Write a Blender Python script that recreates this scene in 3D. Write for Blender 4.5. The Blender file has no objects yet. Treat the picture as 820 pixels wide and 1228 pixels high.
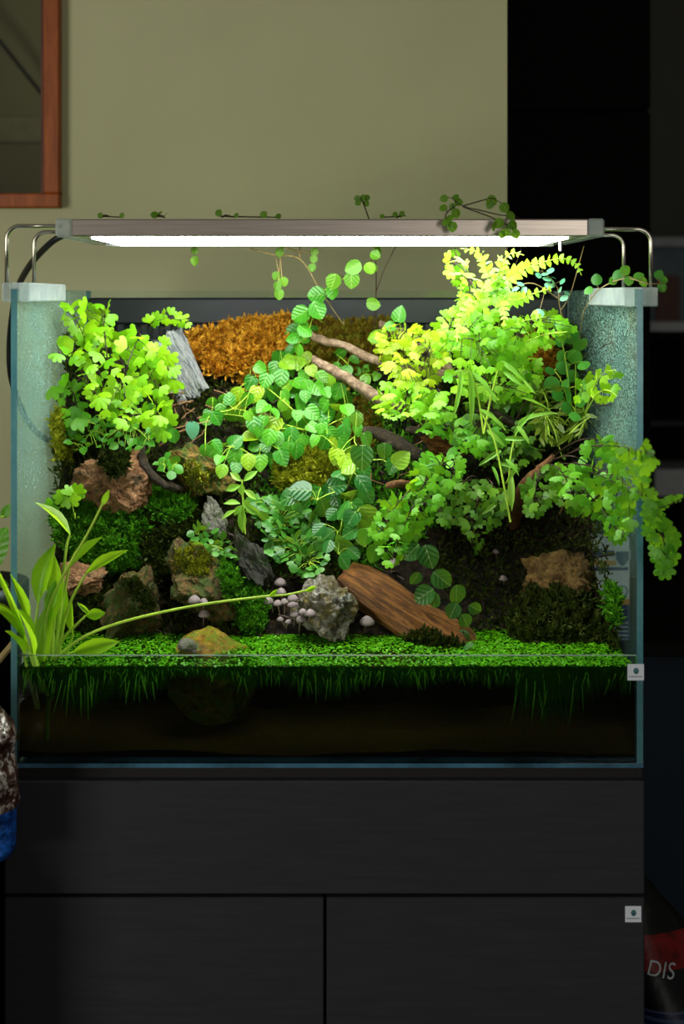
import bpy, math, random
from mathutils import Vector, Matrix, noise

random.seed(7)
sc = bpy.context.scene
col = sc.collection
PI = math.pi

# ------------------------------------------------------------------ camera / world / light
F, CX, CY, CZ = 1830.0, 395.0, 355.0, 1.212      # focal length (px), optical axis (px), camera height (m)
cd = bpy.data.cameras.new('camera')
cam = bpy.data.objects.new('camera', cd)
col.objects.link(cam)
cam.location = (0, 0, CZ)
cam.rotation_euler = (PI/2, 0, 0)
cd.sensor_fit = 'HORIZONTAL'
cd.sensor_width = 24
cd.lens = F/820*24
cd.shift_x = (410-CX)/820
cd.shift_y = -(614-CY)/820
cd.dof.use_dof = True
cd.dof.focus_distance = 1.6
cd.dof.aperture_fstop = 5.6
sc.camera = cam

w = bpy.data.worlds.new('world')
sc.world = w
w.use_nodes = True
w.node_tree.nodes['Background'].inputs[0].default_value = (1.0, 0.97, 0.86, 1)
w.node_tree.nodes['Background'].inputs[1].default_value = 0.12
def daylight(name, loc, aim, sx, sy, watts):
    wl = bpy.data.lights.new(name, 'AREA')
    wl.shape = 'RECTANGLE'; wl.size = sx; wl.size_y = sy
    wl.energy = watts; wl.color = (1.0, 0.98, 0.87)
    wo = bpy.data.objects.new(name, wl); col.objects.link(wo); wo.location = loc
    wo.rotation_euler = (Vector(aim)-Vector(loc)).to_track_quat('-Z', 'Y').to_euler()
daylight('window_left_offscreen', (-2.2, -.7, 1.15), (-.45, 2.04, .9), 1.0, 1.2, 38)      # windows of the room behind the camera
daylight('window_right_offscreen', (.95, -1.5, 1.35), (0, 2.0, 1.1), .6, .9, 9)
LED = 14.0
sc.view_settings.view_transform = 'Standard'
sc.view_settings.look = 'None'
sc.view_settings.exposure = 0.0
sc.view_settings.gamma = 1.0
sc.view_settings.use_curve_mapping = False
sc.cycles.transparent_max_bounces = 24

# ------------------------------------------------------------------ helpers
def lin(c): return tuple(((v/255)/12.92 if v/255 <= .04045 else ((v/255+.055)/1.055)**2.4) for v in c[:3])
def rgba(c): return lin(c)+(1,)
def P(px, py, Y): return Vector(((px-CX)*Y/F, Y, CZ-(py-CY)*Y/F))
def nz(x, y=0.0, z=0.0): return noise.noise(Vector((x, y, z)))

class NT:
    def __init__(s, name):
        s.m = bpy.data.materials.new(name); s.m.use_nodes = True
        s.t = s.m.node_tree; s.t.nodes.clear()
        s.out = s.t.nodes.new('ShaderNodeOutputMaterial')
    def n(s, kind, **kw):
        nd = s.t.nodes.new('ShaderNode'+kind)
        for k, v in kw.items():
            if k.startswith('i_'):
                key = k[2:].replace('_', ' ')
                s.inp(nd, key, v)
            else: setattr(nd, k, v)
        return nd
    def inp(s, nd, key, v):
        sock = nd.inputs[int(key)] if str(key).isdigit() else nd.inputs[key]
        if isinstance(v, bpy.types.NodeSocket): s.t.links.new(v, sock)
        else: sock.default_value = v
    def link(s, a, b): s.t.links.new(a, b)
    def done(s, shader): s.link(shader, s.out.inputs['Surface']); return s.m
    def coord(s, which='Object'): return s.n('TexCoord').outputs[which]
    def pos(s): return s.n('NewGeometry').outputs['Position']
    def noise(s, vec, scale, detail=4, rough=.55, out='Fac'):
        nd = s.n('TexNoise'); s.link(vec, nd.inputs['Vector'])
        nd.inputs['Scale'].default_value = scale; nd.inputs['Detail'].default_value = detail; nd.inputs['Roughness'].default_value = rough
        return nd.outputs[out]
    def ramp(s, fac, stops):
        nd = s.n('ValToRGB'); s.link(fac, nd.inputs[0])
        e = nd.color_ramp.elements
        while len(e) < len(stops): e.new(.5)
        for k, (p, c) in zip(e, stops):
            k.position = p; k.color = c if len(c) == 4 else tuple(c)+(1,)
        return nd.outputs[0]
    def mixc(s, fac, a, b, mode='MIX'):
        nd = s.n('MixRGB', blend_type=mode)
        for k, v in ((0, fac), (1, a), (2, b)): s.inp(nd, k, v)
        return nd.outputs[0]
    def math(s, op, a, b=0.0):
        nd = s.n('Math', operation=op); s.inp(nd, 0, a); s.inp(nd, 1, b); return nd.outputs[0]
    def bump(s, h, strength=.5, dist=.002):
        nd = s.n('Bump'); s.link(h, nd.inputs['Height'])
        nd.inputs['Strength'].default_value = strength; nd.inputs['Distance'].default_value = dist
        return nd.outputs[0]
    def pbr(s, color, rough=.5, metal=0., spec=.5, normal=None, **kw):
        b = s.n('BsdfPrincipled')
        s.inp(b, 'Base Color', color); s.inp(b, 'Roughness', rough); s.inp(b, 'Metallic', metal); s.inp(b, 'Specular IOR Level', spec)
        if normal is not None: s.link(normal, b.inputs['Normal'])
        for k, v in kw.items(): s.inp(b, k.replace('_', ' '), v)
        return b.outputs[0]
    def mix(s, f, a, b):
        nd = s.n('MixShader'); s.inp(nd, 0, f); s.link(a, nd.inputs[1]); s.link(b, nd.inputs[2]); return nd.outputs[0]

def plain(name, c, rough=.5, metal=0., spec=.4, var=.15, scale=30, bump=0., bscale=200):
    t = NT(name); v = t.coord()
    nf = t.noise(v, scale)
    dark = tuple(x*(1-var) for x in lin(c)); light = tuple(min(1, x*(1+var)) for x in lin(c))
    cc = t.ramp(nf, [(.3, dark), (.7, light)])
    nrm = t.bump(t.noise(v, bscale), bump, .001) if bump else None
    return t.done(t.pbr(cc, rough, metal, spec, nrm))

def leafmat(name, c1, c2, trans=.35, rough=.42, veins=0, spec=.4, extra=None):
    t = NT(name)
    r = t.n('ObjectInfo').outputs['Random']
    stops = [(0, lin(c1)), (1, lin(c2))] if extra is None else [(0, lin(c1)), (.82, lin(c2)), (.95, lin(extra))]
    c = t.ramp(r, stops)
    o = t.coord()
    c = t.mixc(t.math('MULTIPLY', t.noise(o, 6, 2), .35), c, rgba(tuple(x*.55 for x in c1)))
    nrm = None
    if veins:
        sep = t.n('SeparateXYZ'); t.link(o, sep.inputs[0])
        ax = t.math('ABSOLUTE', sep.outputs[0])
        ph = t.math('SUBTRACT', sep.outputs[1], t.math('MULTIPLY', ax, .9))
        wv = t.math('SINE', t.math('MULTIPLY', ph, 26.0))
        mid = t.math('LESS_THAN', ax, .022)
        c = t.mixc(t.math('MULTIPLY', t.math('GREATER_THAN', wv, .93), .07*veins), c, rgba((200, 235, 150)))
        c = t.mixc(t.math('MULTIPLY', mid, .3*veins), c, rgba((215, 240, 150)))
        nrm = t.bump(wv, .25*veins, .012)
    p = t.pbr(c, rough, 0, spec, nrm)
    tr = t.n('BsdfTranslucent')
    t.link(t.mixc(.5, c, rgba((190, 230, 40)), 'MIX'), tr.inputs[0])
    return t.done(t.mix(trans, p, tr.outputs[0]))

# ------------------------------------------------------------------ mesh builder
class MB:
    def __init__(s): s.v = []; s.f = []; s.mi = []; s.cur = 0
    def add(s, vs, fs):
        o = len(s.v); s.v += [tuple(v) for v in vs]
        s.f += [tuple(i+o for i in f) for f in fs]; s.mi += [s.cur]*len(fs)
    def box(s, a, b, bev=0):
        (x0, y0, z0), (x1, y1, z1) = a, b
        if bev:
            e = bev; vs = []
            for x, sx in ((x0, 1), (x1, -1)):
                for y, sy in ((y0, 1), (y1, -1)):
                    for z, sz in ((z0, 1), (z1, -1)):
                        vs += [(x, y+sy*e, z+sz*e), (x+sx*e, y, z+sz*e), (x+sx*e, y+sy*e, z)]
            I = lambda i, j, k, a: ((i*2+j)*2+k)*3+a
            fs = []
            for i in (0, 1):
                q = [I(i, 0, 0, 0), I(i, 1, 0, 0), I(i, 1, 1, 0), I(i, 0, 1, 0)]; fs.append(q if i else q[::-1])
                q = [I(0, i, 0, 1), I(0, i, 1, 1), I(1, i, 1, 1), I(1, i, 0, 1)]; fs.append(q if i else q[::-1])
                q = [I(0, 0, i, 2), I(1, 0, i, 2), I(1, 1, i, 2), I(0, 1, i, 2)]; fs.append(q if i else q[::-1])
            for i in (0, 1):
                for j in (0, 1):
                    fs.append([I(i, j, 0, 0), I(i, j, 1, 0), I(i, j, 1, 1), I(i, j, 0, 1)])
                    fs.append([I(i, 0, j, 0), I(i, 1, j, 0), I(i, 1, j, 2), I(i, 0, j, 2)])
                    fs.append([I(0, i, j, 1), I(1, i, j, 1), I(1, i, j, 2), I(0, i, j, 2)])
                    for k in (0, 1): fs.append([I(i, j, k, 0), I(i, j, k, 1), I(i, j, k, 2)])
            s.add(vs, fs)
        else:
            s.add([(x0, y0, z0), (x1, y0, z0), (x1, y1, z0), (x0, y1, z0), (x0, y0, z1), (x1, y0, z1), (x1, y1, z1), (x0, y1, z1)],
                  [(0, 3, 2, 1), (4, 5, 6, 7), (0, 1, 5, 4), (1, 2, 6, 5), (2, 3, 7, 6), (3, 0, 4, 7)])
        return s
    def quad(s, a, b, c, d): s.add([a, b, c, d], [(0, 1, 2, 3)]); return s
    def tube(s, pts, rad, sides=6, cap=True, wob=0., seed=0):
        pts = [Vector(p) for p in pts]; n = len(pts)
        if not hasattr(rad, '__len__'): rad = [rad]*n
        vs = []; prev = None
        for i, p in enumerate(pts):
            d = (pts[min(i+1, n-1)]-pts[max(i-1, 0)]).normalized()
            if prev is None:
                up = Vector((0, 0, 1)) if abs(d.z) < .9 else Vector((1, 0, 0))
                u = d.cross(up).normalized()
            else:
                u = prev-d*prev.dot(d)
                u = u.normalized() if u.length > 1e-6 else d.orthogonal().normalized()
            prev = u; vv = d.cross(u)
            for k in range(sides):
                a = 2*PI*k/sides
                r = rad[i]*(1+wob*nz(math.cos(a)*1.3+seed, math.sin(a)*1.3, i*.2+seed*3.1)+wob*.5*nz(math.cos(a)*4+seed, math.sin(a)*4, i*.5))
                vs.append(p+u*math.cos(a)*r+vv*math.sin(a)*r)
        fs = []
        for i in range(n-1):
            for k in range(sides):
                k2 = (k+1) % sides
                fs.append((i*sides+k, i*sides+k2, (i+1)*sides+k2, (i+1)*sides+k))
        if cap:
            fs.append(tuple(range(sides))[::-1]); fs.append(tuple((n-1)*sides+k for k in range(sides)))
        s.add(vs, fs); return s
    def lathe(s, prof, seg=12, c=(0, 0, 0)):
        vs = []; fs = []
        for (r, z) in prof:
            for k in range(seg):
                a = 2*PI*k/seg; vs.append((c[0]+r*math.cos(a), c[1]+r*math.sin(a), c[2]+z))
        for i in range(len(prof)-1):
            for k in range(seg):
                k2 = (k+1) % seg
                fs.append((i*seg+k, i*seg+k2, (i+1)*seg+k2, (i+1)*seg+k))
        s.add(vs, fs); return s
    def mesh(s, name, mats, smooth=False):
        me = bpy.data.meshes.new(name); me.from_pydata(s.v, [], s.f)
        for m in (mats if isinstance(mats, (list, tuple)) else [mats]): me.materials.append(m)
        if any(s.mi): me.polygons.foreach_set('material_index', s.mi)
        if smooth: me.polygons.foreach_set('use_smooth', [True]*len(me.polygons))
        me.update(); return me
    def build(s, name, mats, parent=None, smooth=False):
        o = bpy.data.objects.new(name, s.mesh(name, mats, smooth)); col.objects.link(o)
        if parent is not None:
            o.parent = parent
            b = wloc(parent)
            o.location = -b
        return o

def wloc(o):
    v = Vector(o.location)
    while o.parent is not None: o = o.parent; v += Vector(o.location)
    return v
def tag(o, label, cat, group=None, kind=None):
    o['label'] = label
    if cat: o['category'] = cat
    if group: o['group'] = group
    if kind: o['kind'] = kind
    return o
def struct(o, label, cat='structure'):
    o['kind'] = 'structure'; o['label'] = label; o['category'] = cat; return o
def thing(name, label, cat, loc, group=None):
    o = bpy.data.objects.new(name, None); col.objects.link(o)
    o.empty_display_size = .02; o.location = loc
    return tag(o, label, cat, group)
def recenter(o):
    """move a top-level mesh object's origin to its bounding-box base"""
    me = o.data; n = len(me.vertices)
    lo = [min(v.co[k] for v in me.vertices) for k in range(3)]; hi = [max(v.co[k] for v in me.vertices) for k in range(3)]
    c = Vector(((lo[0]+hi[0])/2, (lo[1]+hi[1])/2, lo[2]))
    me.transform(Matrix.Translation(-c)); o.location = Vector(o.location)+c
    return o
def smoothpath(pts, n=6):
    """Catmull-Rom through the points"""
    pts = [Vector(p) for p in pts]; out = []
    for i in range(len(pts)-1):
        p0 = pts[max(i-1, 0)]; p1 = pts[i]; p2 = pts[i+1]; p3 = pts[min(i+2, len(pts)-1)]
        for k in range(n):
            t = k/n
            out.append(.5*((2*p1)+(p2-p0)*t+(2*p0-5*p1+4*p2-p3)*t*t+(3*p1-p0-3*p2+p3)*t**3))
    out.append(pts[-1]); return out

# ------------------------------------------------------------------ tank frame numbers
TX = -.0024
XL, XR = TX-.3003, TX+.3003            # outer side faces
GT = .006
YF, YB = 1.45, 1.90
ZB, ZT = .768, 1.2185                  # tank bottom / rim
ZFR = .870                             # rim of the low front pane
ZW = .858                              # water level

def Ys(X, Z):
    """front surface of the planted bank"""
    t = (Z-ZW)/.32
    s = min(1, max(0, (X+.24)/.12)); s = s*s*(3-2*s)
    a = .13+.13*s
    y0 = 1.600-.020*s
    tt = min(max(t, 0), 1.05)
    y = y0+a*tt**.95
    cave = 1.45*math.exp(-(((X-.20)/.085)**2+((Z-.925)/.06)**2))
    y += .075*cave
    shelf = math.exp(-(((X-.10)/.16)**2+((Z-1.04)/.05)**2)); y -= .02*shelf
    return y
def S(px, py, off=0.0, m=.004):
    Y = 1.68
    for _ in range(24):
        p = P(px, py, Y)
        Y = .6*Y+.4*Ys(p.x, p.z)
    Y -= off
    dx = px-CX                                   # stay between the side panes (or come out in front of them)
    if dx > 1: Y = min(Y, (XR-GT-m)*F/dx)
    elif dx < -1: Y = min(Y, (XL+GT+m)*F/dx)
    return P(px, py, Y)

# ------------------------------------------------------------------ materials
M = {}
def wallmat():
    t = NT('painted plaster'); v = t.pos()
    c = t.ramp(t.noise(v, 2.2, 5), [(.25, lin((176, 174, 136))), (.75, lin((190, 189, 150)))])
    return t.done(t.pbr(c, .75, 0, .25, t.bump(t.noise(v, 180, 3), .08, .001)))
M['wall'] = wallmat()
M['floor'] = plain('dark floor tile', (38, 35, 33), .5, var=.2, scale=6)
M['black_laminate'] = plain('black laminate', (9, 9, 8), .7, spec=.06, var=.15, scale=3)
M['far_wall'] = plain('grey passage paint', (92, 92, 88), .9, spec=.1, var=.1, scale=2)
def cabmat():
    t = NT('charcoal wood-grain laminate'); v = t.pos()
    mp = t.n('Mapping'); t.link(v, mp.inputs[0]); mp.inputs['Scale'].default_value = (1, 1, 14)
    g = t.noise(mp.outputs[0], 14, 5)
    c = t.ramp(g, [(.3, lin((36, 37, 42))), (.7, lin((42, 43, 49)))])
    return t.done(t.pbr(c, .55, 0, .25, t.bump(g, .12, .0006)))
M['cab'] = cabmat()
M['cab_dark'] = plain('cabinet carcass', (22, 22, 24), .6)
M['navy'] = plain('navy counter laminate', (30, 42, 54), .6, spec=.15, var=.1, scale=4)
def woodmat(name, a, b, sc=(30, 30, 4), rough=.45):
    t = NT(name); v = t.pos()
    mp = t.n('Mapping'); t.link(v, mp.inputs[0]); mp.inputs['Scale'].default_value = sc
    g = t.noise(mp.outputs[0], 3, 6, .6)
    return t.done(t.pbr(t.ramp(g, [(.3, lin(a)), (.7, lin(b))]), rough, 0, .4, t.bump(g, .2, .001)))
M['frame_wood'] = woodmat('varnished reddish wood', (120, 56, 14), (172, 88, 28))
M['brown_wood'] = woodmat('brown wood', (74, 36, 22), (104, 56, 34))
M['white_paint'] = plain('white paint', (200, 206, 210), .5, var=.05)
def glasspane():
    t = NT('window glass'); tr = t.n('BsdfTransparent'); tr.inputs[0].default_value = (.8, .8, .75, 1)
    gl = t.n('BsdfGlossy'); gl.inputs[1].default_value = .03; gl.inputs[0].default_value = (.9, .9, .9, 1)
    fr = t.n('Fresnel'); fr.inputs[0].default_value = 1.5
    return t.done(t.mix(fr.outputs[0], tr.outputs[0], gl.outputs[0]))
M['pane'] = glasspane()
def tankglass():
    t = NT('clear tank glass'); tr = t.n('BsdfTransparent'); tr.inputs[0].default_value = (.93, .975, .96, 1)
    gl = t.n('BsdfGlossy'); gl.inputs[1].default_value = .02
    fr = t.n('Fresnel'); fr.inputs[0].default_value = 1.35
    return t.done(t.mix(fr.outputs[0], tr.outputs[0], gl.outputs[0]))
M['glass'] = tankglass()
def mistglass():
    t = NT('tank glass with droplets'); v = t.pos()
    tr = t.n('BsdfTransparent'); tr.inputs[0].default_value = (.86, .96, .95, 1)
    mp = t.n('Mapping'); t.link(v, mp.inputs[0]); mp.inputs['Scale'].default_value = (1, .45, 1)
    drops = t.noise(mp.outputs[0], 420, 3, .7); big = t.noise(v, 12, 4)
    sep = t.n('SeparateXYZ'); t.link(v, sep.inputs[0])
    hi = t.n('MapRange'); t.link(sep.outputs[2], hi.inputs[0])
    hi.inputs[1].default_value = .93; hi.inputs[2].default_value = 1.04; hi.inputs[3].default_value = .22; hi.inputs[4].default_value = 1
    fac = t.math('MULTIPLY', t.ramp(drops, [(.38, (.07,)*3), (.62, (.55,)*3)]), t.ramp(big, [(.3, (.7,)*3), (.7, (1,)*3)]))
    fac = t.math('MULTIPLY', fac, hi.outputs[0])
    c = t.ramp(t.noise(v, 18, 3), [(.35, lin((150, 198, 190))), (.60, lin((176, 210, 192))), (.72, lin((186, 180, 130)))])
    df = t.n('BsdfDiffuse'); t.link(c, df.inputs[0])
    tl = t.n('BsdfTranslucent'); t.link(c, tl.inputs[0])
    gl = t.n('BsdfGlossy'); gl.inputs[1].default_value = .25; gl.inputs[0].default_value = (.5, .55, .58, 1)
    body = t.mix(.12, t.mix(.45, df.outputs[0], tl.outputs[0]), gl.outputs[0])
    return t.done(t.mix(fac, tr.outputs[0], body))
M['mist'] = mistglass()
def edgeglass():
    t = NT('polished blue-green glass edge'); v = t.pos()
    c = t.ramp(t.noise(v, 20, 3), [(.3, lin((72, 122, 136))), (.7, lin((100, 150, 158)))])
    tl = t.n('BsdfTranslucent'); t.link(c, tl.inputs[0])
    return t.done(t.mix(.45, t.pbr(c, .2, 0, .5), tl.outputs[0]))
M['edge'] = edgeglass()
def acrylic():
    t = NT('frosted acrylic'); v = t.pos()
    c = t.ramp(t.noise(v, 40, 3), [(.35, lin((205, 215, 215))), (.7, lin((235, 240, 238)))])
    df = t.pbr(c, .25, 0, .5); tl = t.n('BsdfTranslucent'); t.link(c, tl.inputs[0])
    tr = t.n('BsdfTransparent'); tr.inputs[0].default_value = (.9, .95, .95, 1)
    return t.done(t.mix(.45, t.mix(.45, df, tl.outputs[0]), tr.outputs[0]))
M['acrylic'] = acrylic()
def brushed():
    t = NT('brushed aluminium'); v = t.pos()
    mp = t.n('Mapping'); t.link(v, mp.inputs[0]); mp.inputs['Scale'].default_value = (2, 60, 60)
    g = t.noise(mp.outputs[0], 8, 4)
    c = t.ramp(g, [(.3, lin((176, 162, 154))), (.7, lin((196, 184, 176)))])
    return t.done(t.pbr(c, .33, .9, .5, t.bump(g, .06, .0004)))
M['alu'] = brushed()
M['steel'] = plain('polished steel tube', (200, 195, 182), .22, 1., var=.05)
M['black_plastic'] = plain('black plastic', (20, 28, 34), .38, spec=.5, var=.3, scale=18, bump=.1)
M['rubber'] = plain('black cable', (14, 14, 15), .5)
def ledmat():
    t = NT('led diffuser'); e = t.n('Emission'); e.inputs[0].default_value = (.96, 1.0, .93, 1); e.inputs[1].default_value = LED
    return t.done(e.outputs[0])
M['led'] = ledmat()
def soilmat():
    t = NT('dark wet soil'); v = t.pos()
    c = t.ramp(t.noise(v, 90, 8, .75), [(.3, lin((9, 8, 6))), (.5, lin((30, 23, 14))), (.6, lin((60, 42, 22))), (.68, lin((30, 34, 12)))])
    return t.done(t.pbr(c, .7, 0, .3, t.bump(t.noise(v, 190, 5, .7), 1., .006)))
M['soil'] = soilmat()
def rockmat(name, stops, scale=40, rough=.6, mossc=None, mossamt=.5, sc=(1, 1, 1), bump=.9):
    t = NT(name); v = t.coord()
    mp = t.n('Mapping'); t.link(v, mp.inputs[0]); mp.inputs['Scale'].default_value = sc
    n1 = t.noise(mp.outputs[0], scale*2.6, 9, .72)
    c = t.ramp(n1, [(p, lin(k)) for p, k in stops])
    if mossc:
        m = t.ramp(t.noise(v, scale*1.6, 7, .75), [(.62-mossamt*.4, (0, 0, 0)), (.7-mossamt*.4, (1, 1, 1))])
        c = t.mixc(m, c, rgba(mossc))
    h = t.noise(mp.outputs[0], scale*4.5, 9, .75)
    return t.done(t.pbr(c, rough, 0, .4, t.bump(h, bump, .006)))
def mossmat(name, stops, rough=.7, trans=.15):
    t = NT(name); v = t.pos()
    n1 = t.noise(v, 130, 5, .75); n2 = t.noise(v, 900, 2)
    f = t.math('ADD', t.math('MULTIPLY', n1, .6), t.math('MULTIPLY', n2, .4))
    c = t.ramp(f, [(p, lin(k)) for p, k in stops])
    tl = t.n('BsdfTranslucent'); t.link(c, tl.inputs[0])
    return t.done(t.mix(trans, t.pbr(c, rough, 0, .25), tl.outputs[0]))
M['moss_orange'] = mossmat('golden orange moss', [(.41, (84, 46, 6)), (.5, (206, 140, 26)), (.58, (240, 200, 70))], .7, .2)
M['moss_olive'] = mossmat('olive brown moss', [(.40, (72, 52, 10)), (.5, (140, 108, 22)), (.57, (118, 140, 34))], .7, .18)
M['moss_green'] = mossmat('deep green moss', [(.40, (28, 62, 8)), (.5, (72, 140, 22)), (.6, (126, 190, 40))], .7, .18)
M['moss_dark'] = mossmat('dark green moss', [(.40, (16, 26, 5)), (.5, (50, 68, 14)), (.6, (98, 106, 28))], .7, .18)
M['moss_yellow'] = mossmat('yellow-green moss', [(.40, (76, 84, 10)), (.5, (140, 150, 26)), (.6, (186, 184, 44))], .7, .18)
M['moss_brown'] = mossmat('rusty moss', [(.40, (110, 60, 8)), (.5, (176, 112, 20)), (.6, (150, 156, 34))], .7, .18)
M['twig'] = plain('tan dry twig', (150, 128, 80), .7, var=.25, scale=60)
M['darkstem'] = plain('dark wiry stem', (52, 34, 22), .6, var=.3, scale=80)
M['greenstem'] = plain('green stem', (165, 200, 60), .5, var=.2, scale=60)
L = {}
L['maiden'] = leafmat('fresh maidenhair leaf', (112, 190, 12), (170, 226, 22), .4)
L['maiden_y'] = leafmat('yellow-green curly leaf', (150, 196, 24), (196, 220, 40), .4)
L['maiden_b'] = leafmat('bright fern leaf', (104, 188, 18), (160, 222, 40), .4)
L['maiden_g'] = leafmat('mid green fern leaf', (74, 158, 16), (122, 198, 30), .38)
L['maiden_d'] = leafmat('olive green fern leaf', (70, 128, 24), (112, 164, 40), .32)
L['fig'] = leafmat('glossy creeping leaf', (36, 128, 26), (92, 178, 40), .28, .28, .6, .5, extra=(160, 200, 36))
L['fig_d'] = leafmat('dark creeping leaf', (24, 96, 34), (60, 138, 42), .25, .26, .6, .5, extra=(140, 186, 52))
L['fig_o'] = leafmat('olive vine leaf', (80, 136, 26), (116, 172, 36), .45, .4, .6)
L['round'] = leafmat('round vine leaf', (52, 140, 50), (92, 172, 60), .3, .35)
L['blue'] = leafmat('blue-green leaf', (96, 178, 140), (140, 205, 170), .25, .4)
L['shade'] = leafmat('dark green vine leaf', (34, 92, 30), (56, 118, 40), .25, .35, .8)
L['sword'] = leafmat('sword leaf', (140, 205, 24), (184, 228, 44), .66, .3, 0)
L['grass'] = leafmat('bamboo grass leaf', (120, 192, 60), (164, 214, 80), .35, .35)
L['pinna'] = leafmat('light green fern pinna', (124, 192, 40), (168, 220, 66), .4)
L['feather'] = leafmat('olive feathery fern', (74, 100, 20), (120, 140, 30), .3)
L['small'] = leafmat('small fleshy leaf', (62, 142, 34), (100, 180, 52), .3, .35)
L['liver'] = leafmat('liverwort lobe', (44, 112, 30), (92, 158, 58), .25, .35)
L['house'] = leafmat('houseplant leaf', (90, 160, 40), (110, 180, 50), .4, .35, .5)

# ------------------------------------------------------------------ room
zr0, zr1 = 0.0, 2.7
WY = 2.04
def wp(px): return (px-CX)*WY/F
def wz(py): return CZ-(py-CY)*WY/F
wx_edge = wp(608)
wx0, wx1 = -1.15, wp(74); wzb, wzt = wz(250), wz(250)+1.0      # window opening
b = MB()
b.box((-3.2, WY, 0), (wx0, WY+.12, zr1)); b.box((wx1, WY, 0), (wx_edge, WY+.12, zr1))
b.box((wx0, WY, 0), (wx1, WY+.12, wzb)); b.box((wx0, WY, wzt), (wx1, WY+.12, zr1))
struct(b.build('wall_back', M['wall']), 'olive beige plaster wall behind the glass tank', 'wall')
struct(MB().box((-3.2, -2.5, -.05), (3.4, 6.2, 0)).build('floor', M['floor']), 'dark floor under the aquarium cabinet', 'floor')
struct(MB().box((-3.2, WY, zr1), (3.4, 6.2, zr1+.08)).build('ceiling', M['wall']), 'plain ceiling over the passage and the room behind the wall', 'ceiling')
struct(MB().box((-3.28, WY+.12, 0), (-3.2, 3.05, zr1)).build('wall_left', M['wall']), 'end wall of the room beyond the window', 'wall')
struct(MB().box((3.4, 2.4, 0), (3.48, 6.2, zr1)).build('wall_right', M['far_wall']), 'side wall of the passage past the wardrobe', 'wall')
win = thing('window_1', 'varnished reddish-brown wooden window set in the beige wall', 'window', ((wx0+wx1)/2, WY, wzb))
win['kind'] = 'structure'
fw = 19*WY/F
yf0, yf1 = WY-.018, WY+.03
MB().box((wx0, yf0, wzb), (wx0+fw, yf1, wzt), .002).build('frame_stile', M['frame_wood'], win)
MB().box((wx1-fw, yf0, wzb+fw*.9), (wx1, yf1, wzt), .002).build('frame_stile', M['frame_wood'], win)
MB().box((wx0, yf0-.001, wzb), (wx1, yf1, wzb+fw*.9), .002).build('frame_rail', M['frame_wood'], win)
MB().box((wx0+fw, yf0, wzt-fw), (wx1-fw, yf1, wzt), .002).build('frame_rail', M['frame_wood'], win)
MB().box((wx1-fw-.005, yf0+.008, wzb+fw*.9), (wx1-fw, yf1, wzt-fw)).build('glazing_bead', M['brown_wood'], win)
MB().box((wx0+fw, WY+.006, wzb+fw*.9), (wx1-fw-.005, WY+.010, wzt-fw)).build('pane', M['pane'], win)
# the dim room beyond the window
YR = 3.0
struct(MB().box((-3.2, YR, 0), (-.10, YR+.05, zr1)).build('wall_beyond', M['wall']), 'plain wall seen beyond the wooden window', 'wall')
bm_ = MB().box((-2.6, YR-.03, P(0, 172, YR).z), (-.2, YR, P(0, 143, YR).z)).build('reflected_band_1', plain('cream reflected band', (196, 190, 156), .8))  # band added beyond the pane for a zone reflected in the glass
struct(bm_, 'paler horizontal band on the wall beyond the window, standing in for a reflection', 'trim')
cb = MB().tube([P(-700, -750, 2.52), P(-40, 10, 2.9), P(0, 50, 2.92), P(56, 120, 2.95), P(120, 200, 3.0)], .004, 6).build('reflected_wire', M['rubber'])  # wire added behind the pane, stands for a diagonal reflection in it
tag(recenter(cb), 'thin dark wire slanting behind the window pane in place of a reflected line', 'wire')

# tall black wardrobe beyond the wall's corner
def box_obj(name, a, c, mat, parent=None, bev=0.): return MB().box(a, c, bev).build(name, mat, parent)
YW = 2.62
wxa, wxb = .18, (780-CX)*YW/F
zs = P(0, 133, YW).z
wr = thing('wardrobe', 'tall matte black wardrobe standing past the corner of the beige wall', 'wardrobe', ((wxa+wxb)/2, YW, 0))
box_obj('body', (wxa, YW+.02, 0), (wxb, YW+.55, 2.6), M['black_laminate'], wr)
box_obj('door', (wxa, YW, zs+.004), (wxb, YW+.02, 2.6), M['black_laminate'], wr, .002)
box_obj('door', (wxa, YW, .08), (wxb, YW+.02, zs-.004), M['black_laminate'], wr, .002)
# passage beyond
YP = 5.2
struct(box_obj('wall_far', (-.2, YP, 0), (3.4, YP+.1, zr1), M['far_wall']), 'dim grey wall at the end of the passage', 'wall')
def fx(px, Y): return (px-CX)*Y/F
def fz(py, Y): return CZ-(py-CY)*Y/F
sh = thing('white_cupboard', 'pale cupboard with dark wooden door at the end of the passage', 'cupboard', (fx(800, 4.6), 4.6, 0))
box_obj('body', (fx(772, 4.6), 4.62, 0), (fx(880, 4.6), 5.1, fz(296, 4.6)), plain('blue-grey paint', (104, 122, 132), .6), sh)
box_obj('top', (fx(770, 4.6), 4.56, fz(296, 4.6)), (fx(885, 4.6), 5.1, fz(285, 4.6)), plain('pale top', (170, 176, 180), .5), sh)
box_obj('door', (fx(787, 4.6), 4.6, fz(390, 4.6)), (fx(815, 4.6), 4.62, fz(330, 4.6)), M['brown_wood'], sh)
box_obj('shelf_edge', (fx(765, 4.6), 4.57, fz(400, 4.6)), (fx(880, 4.6), 4.62, fz(386, 4.6)), M['white_paint'], sh)
bk = thing('black_shelf_unit', 'low black shelf unit with open shelves on the passage floor', 'shelf', (fx(800, 3.6), 3.6, 0))
box_obj('side', (fx(772, 3.6), 3.6, 0), (fx(777, 3.6), 4.0, fz(402, 3.6)), M['black_laminate'], bk)
box_obj('back', (fx(777, 3.6), 3.98, 0), (fx(900, 3.6), 4.0, fz(402, 3.6)), M['black_laminate'], bk)
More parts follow.
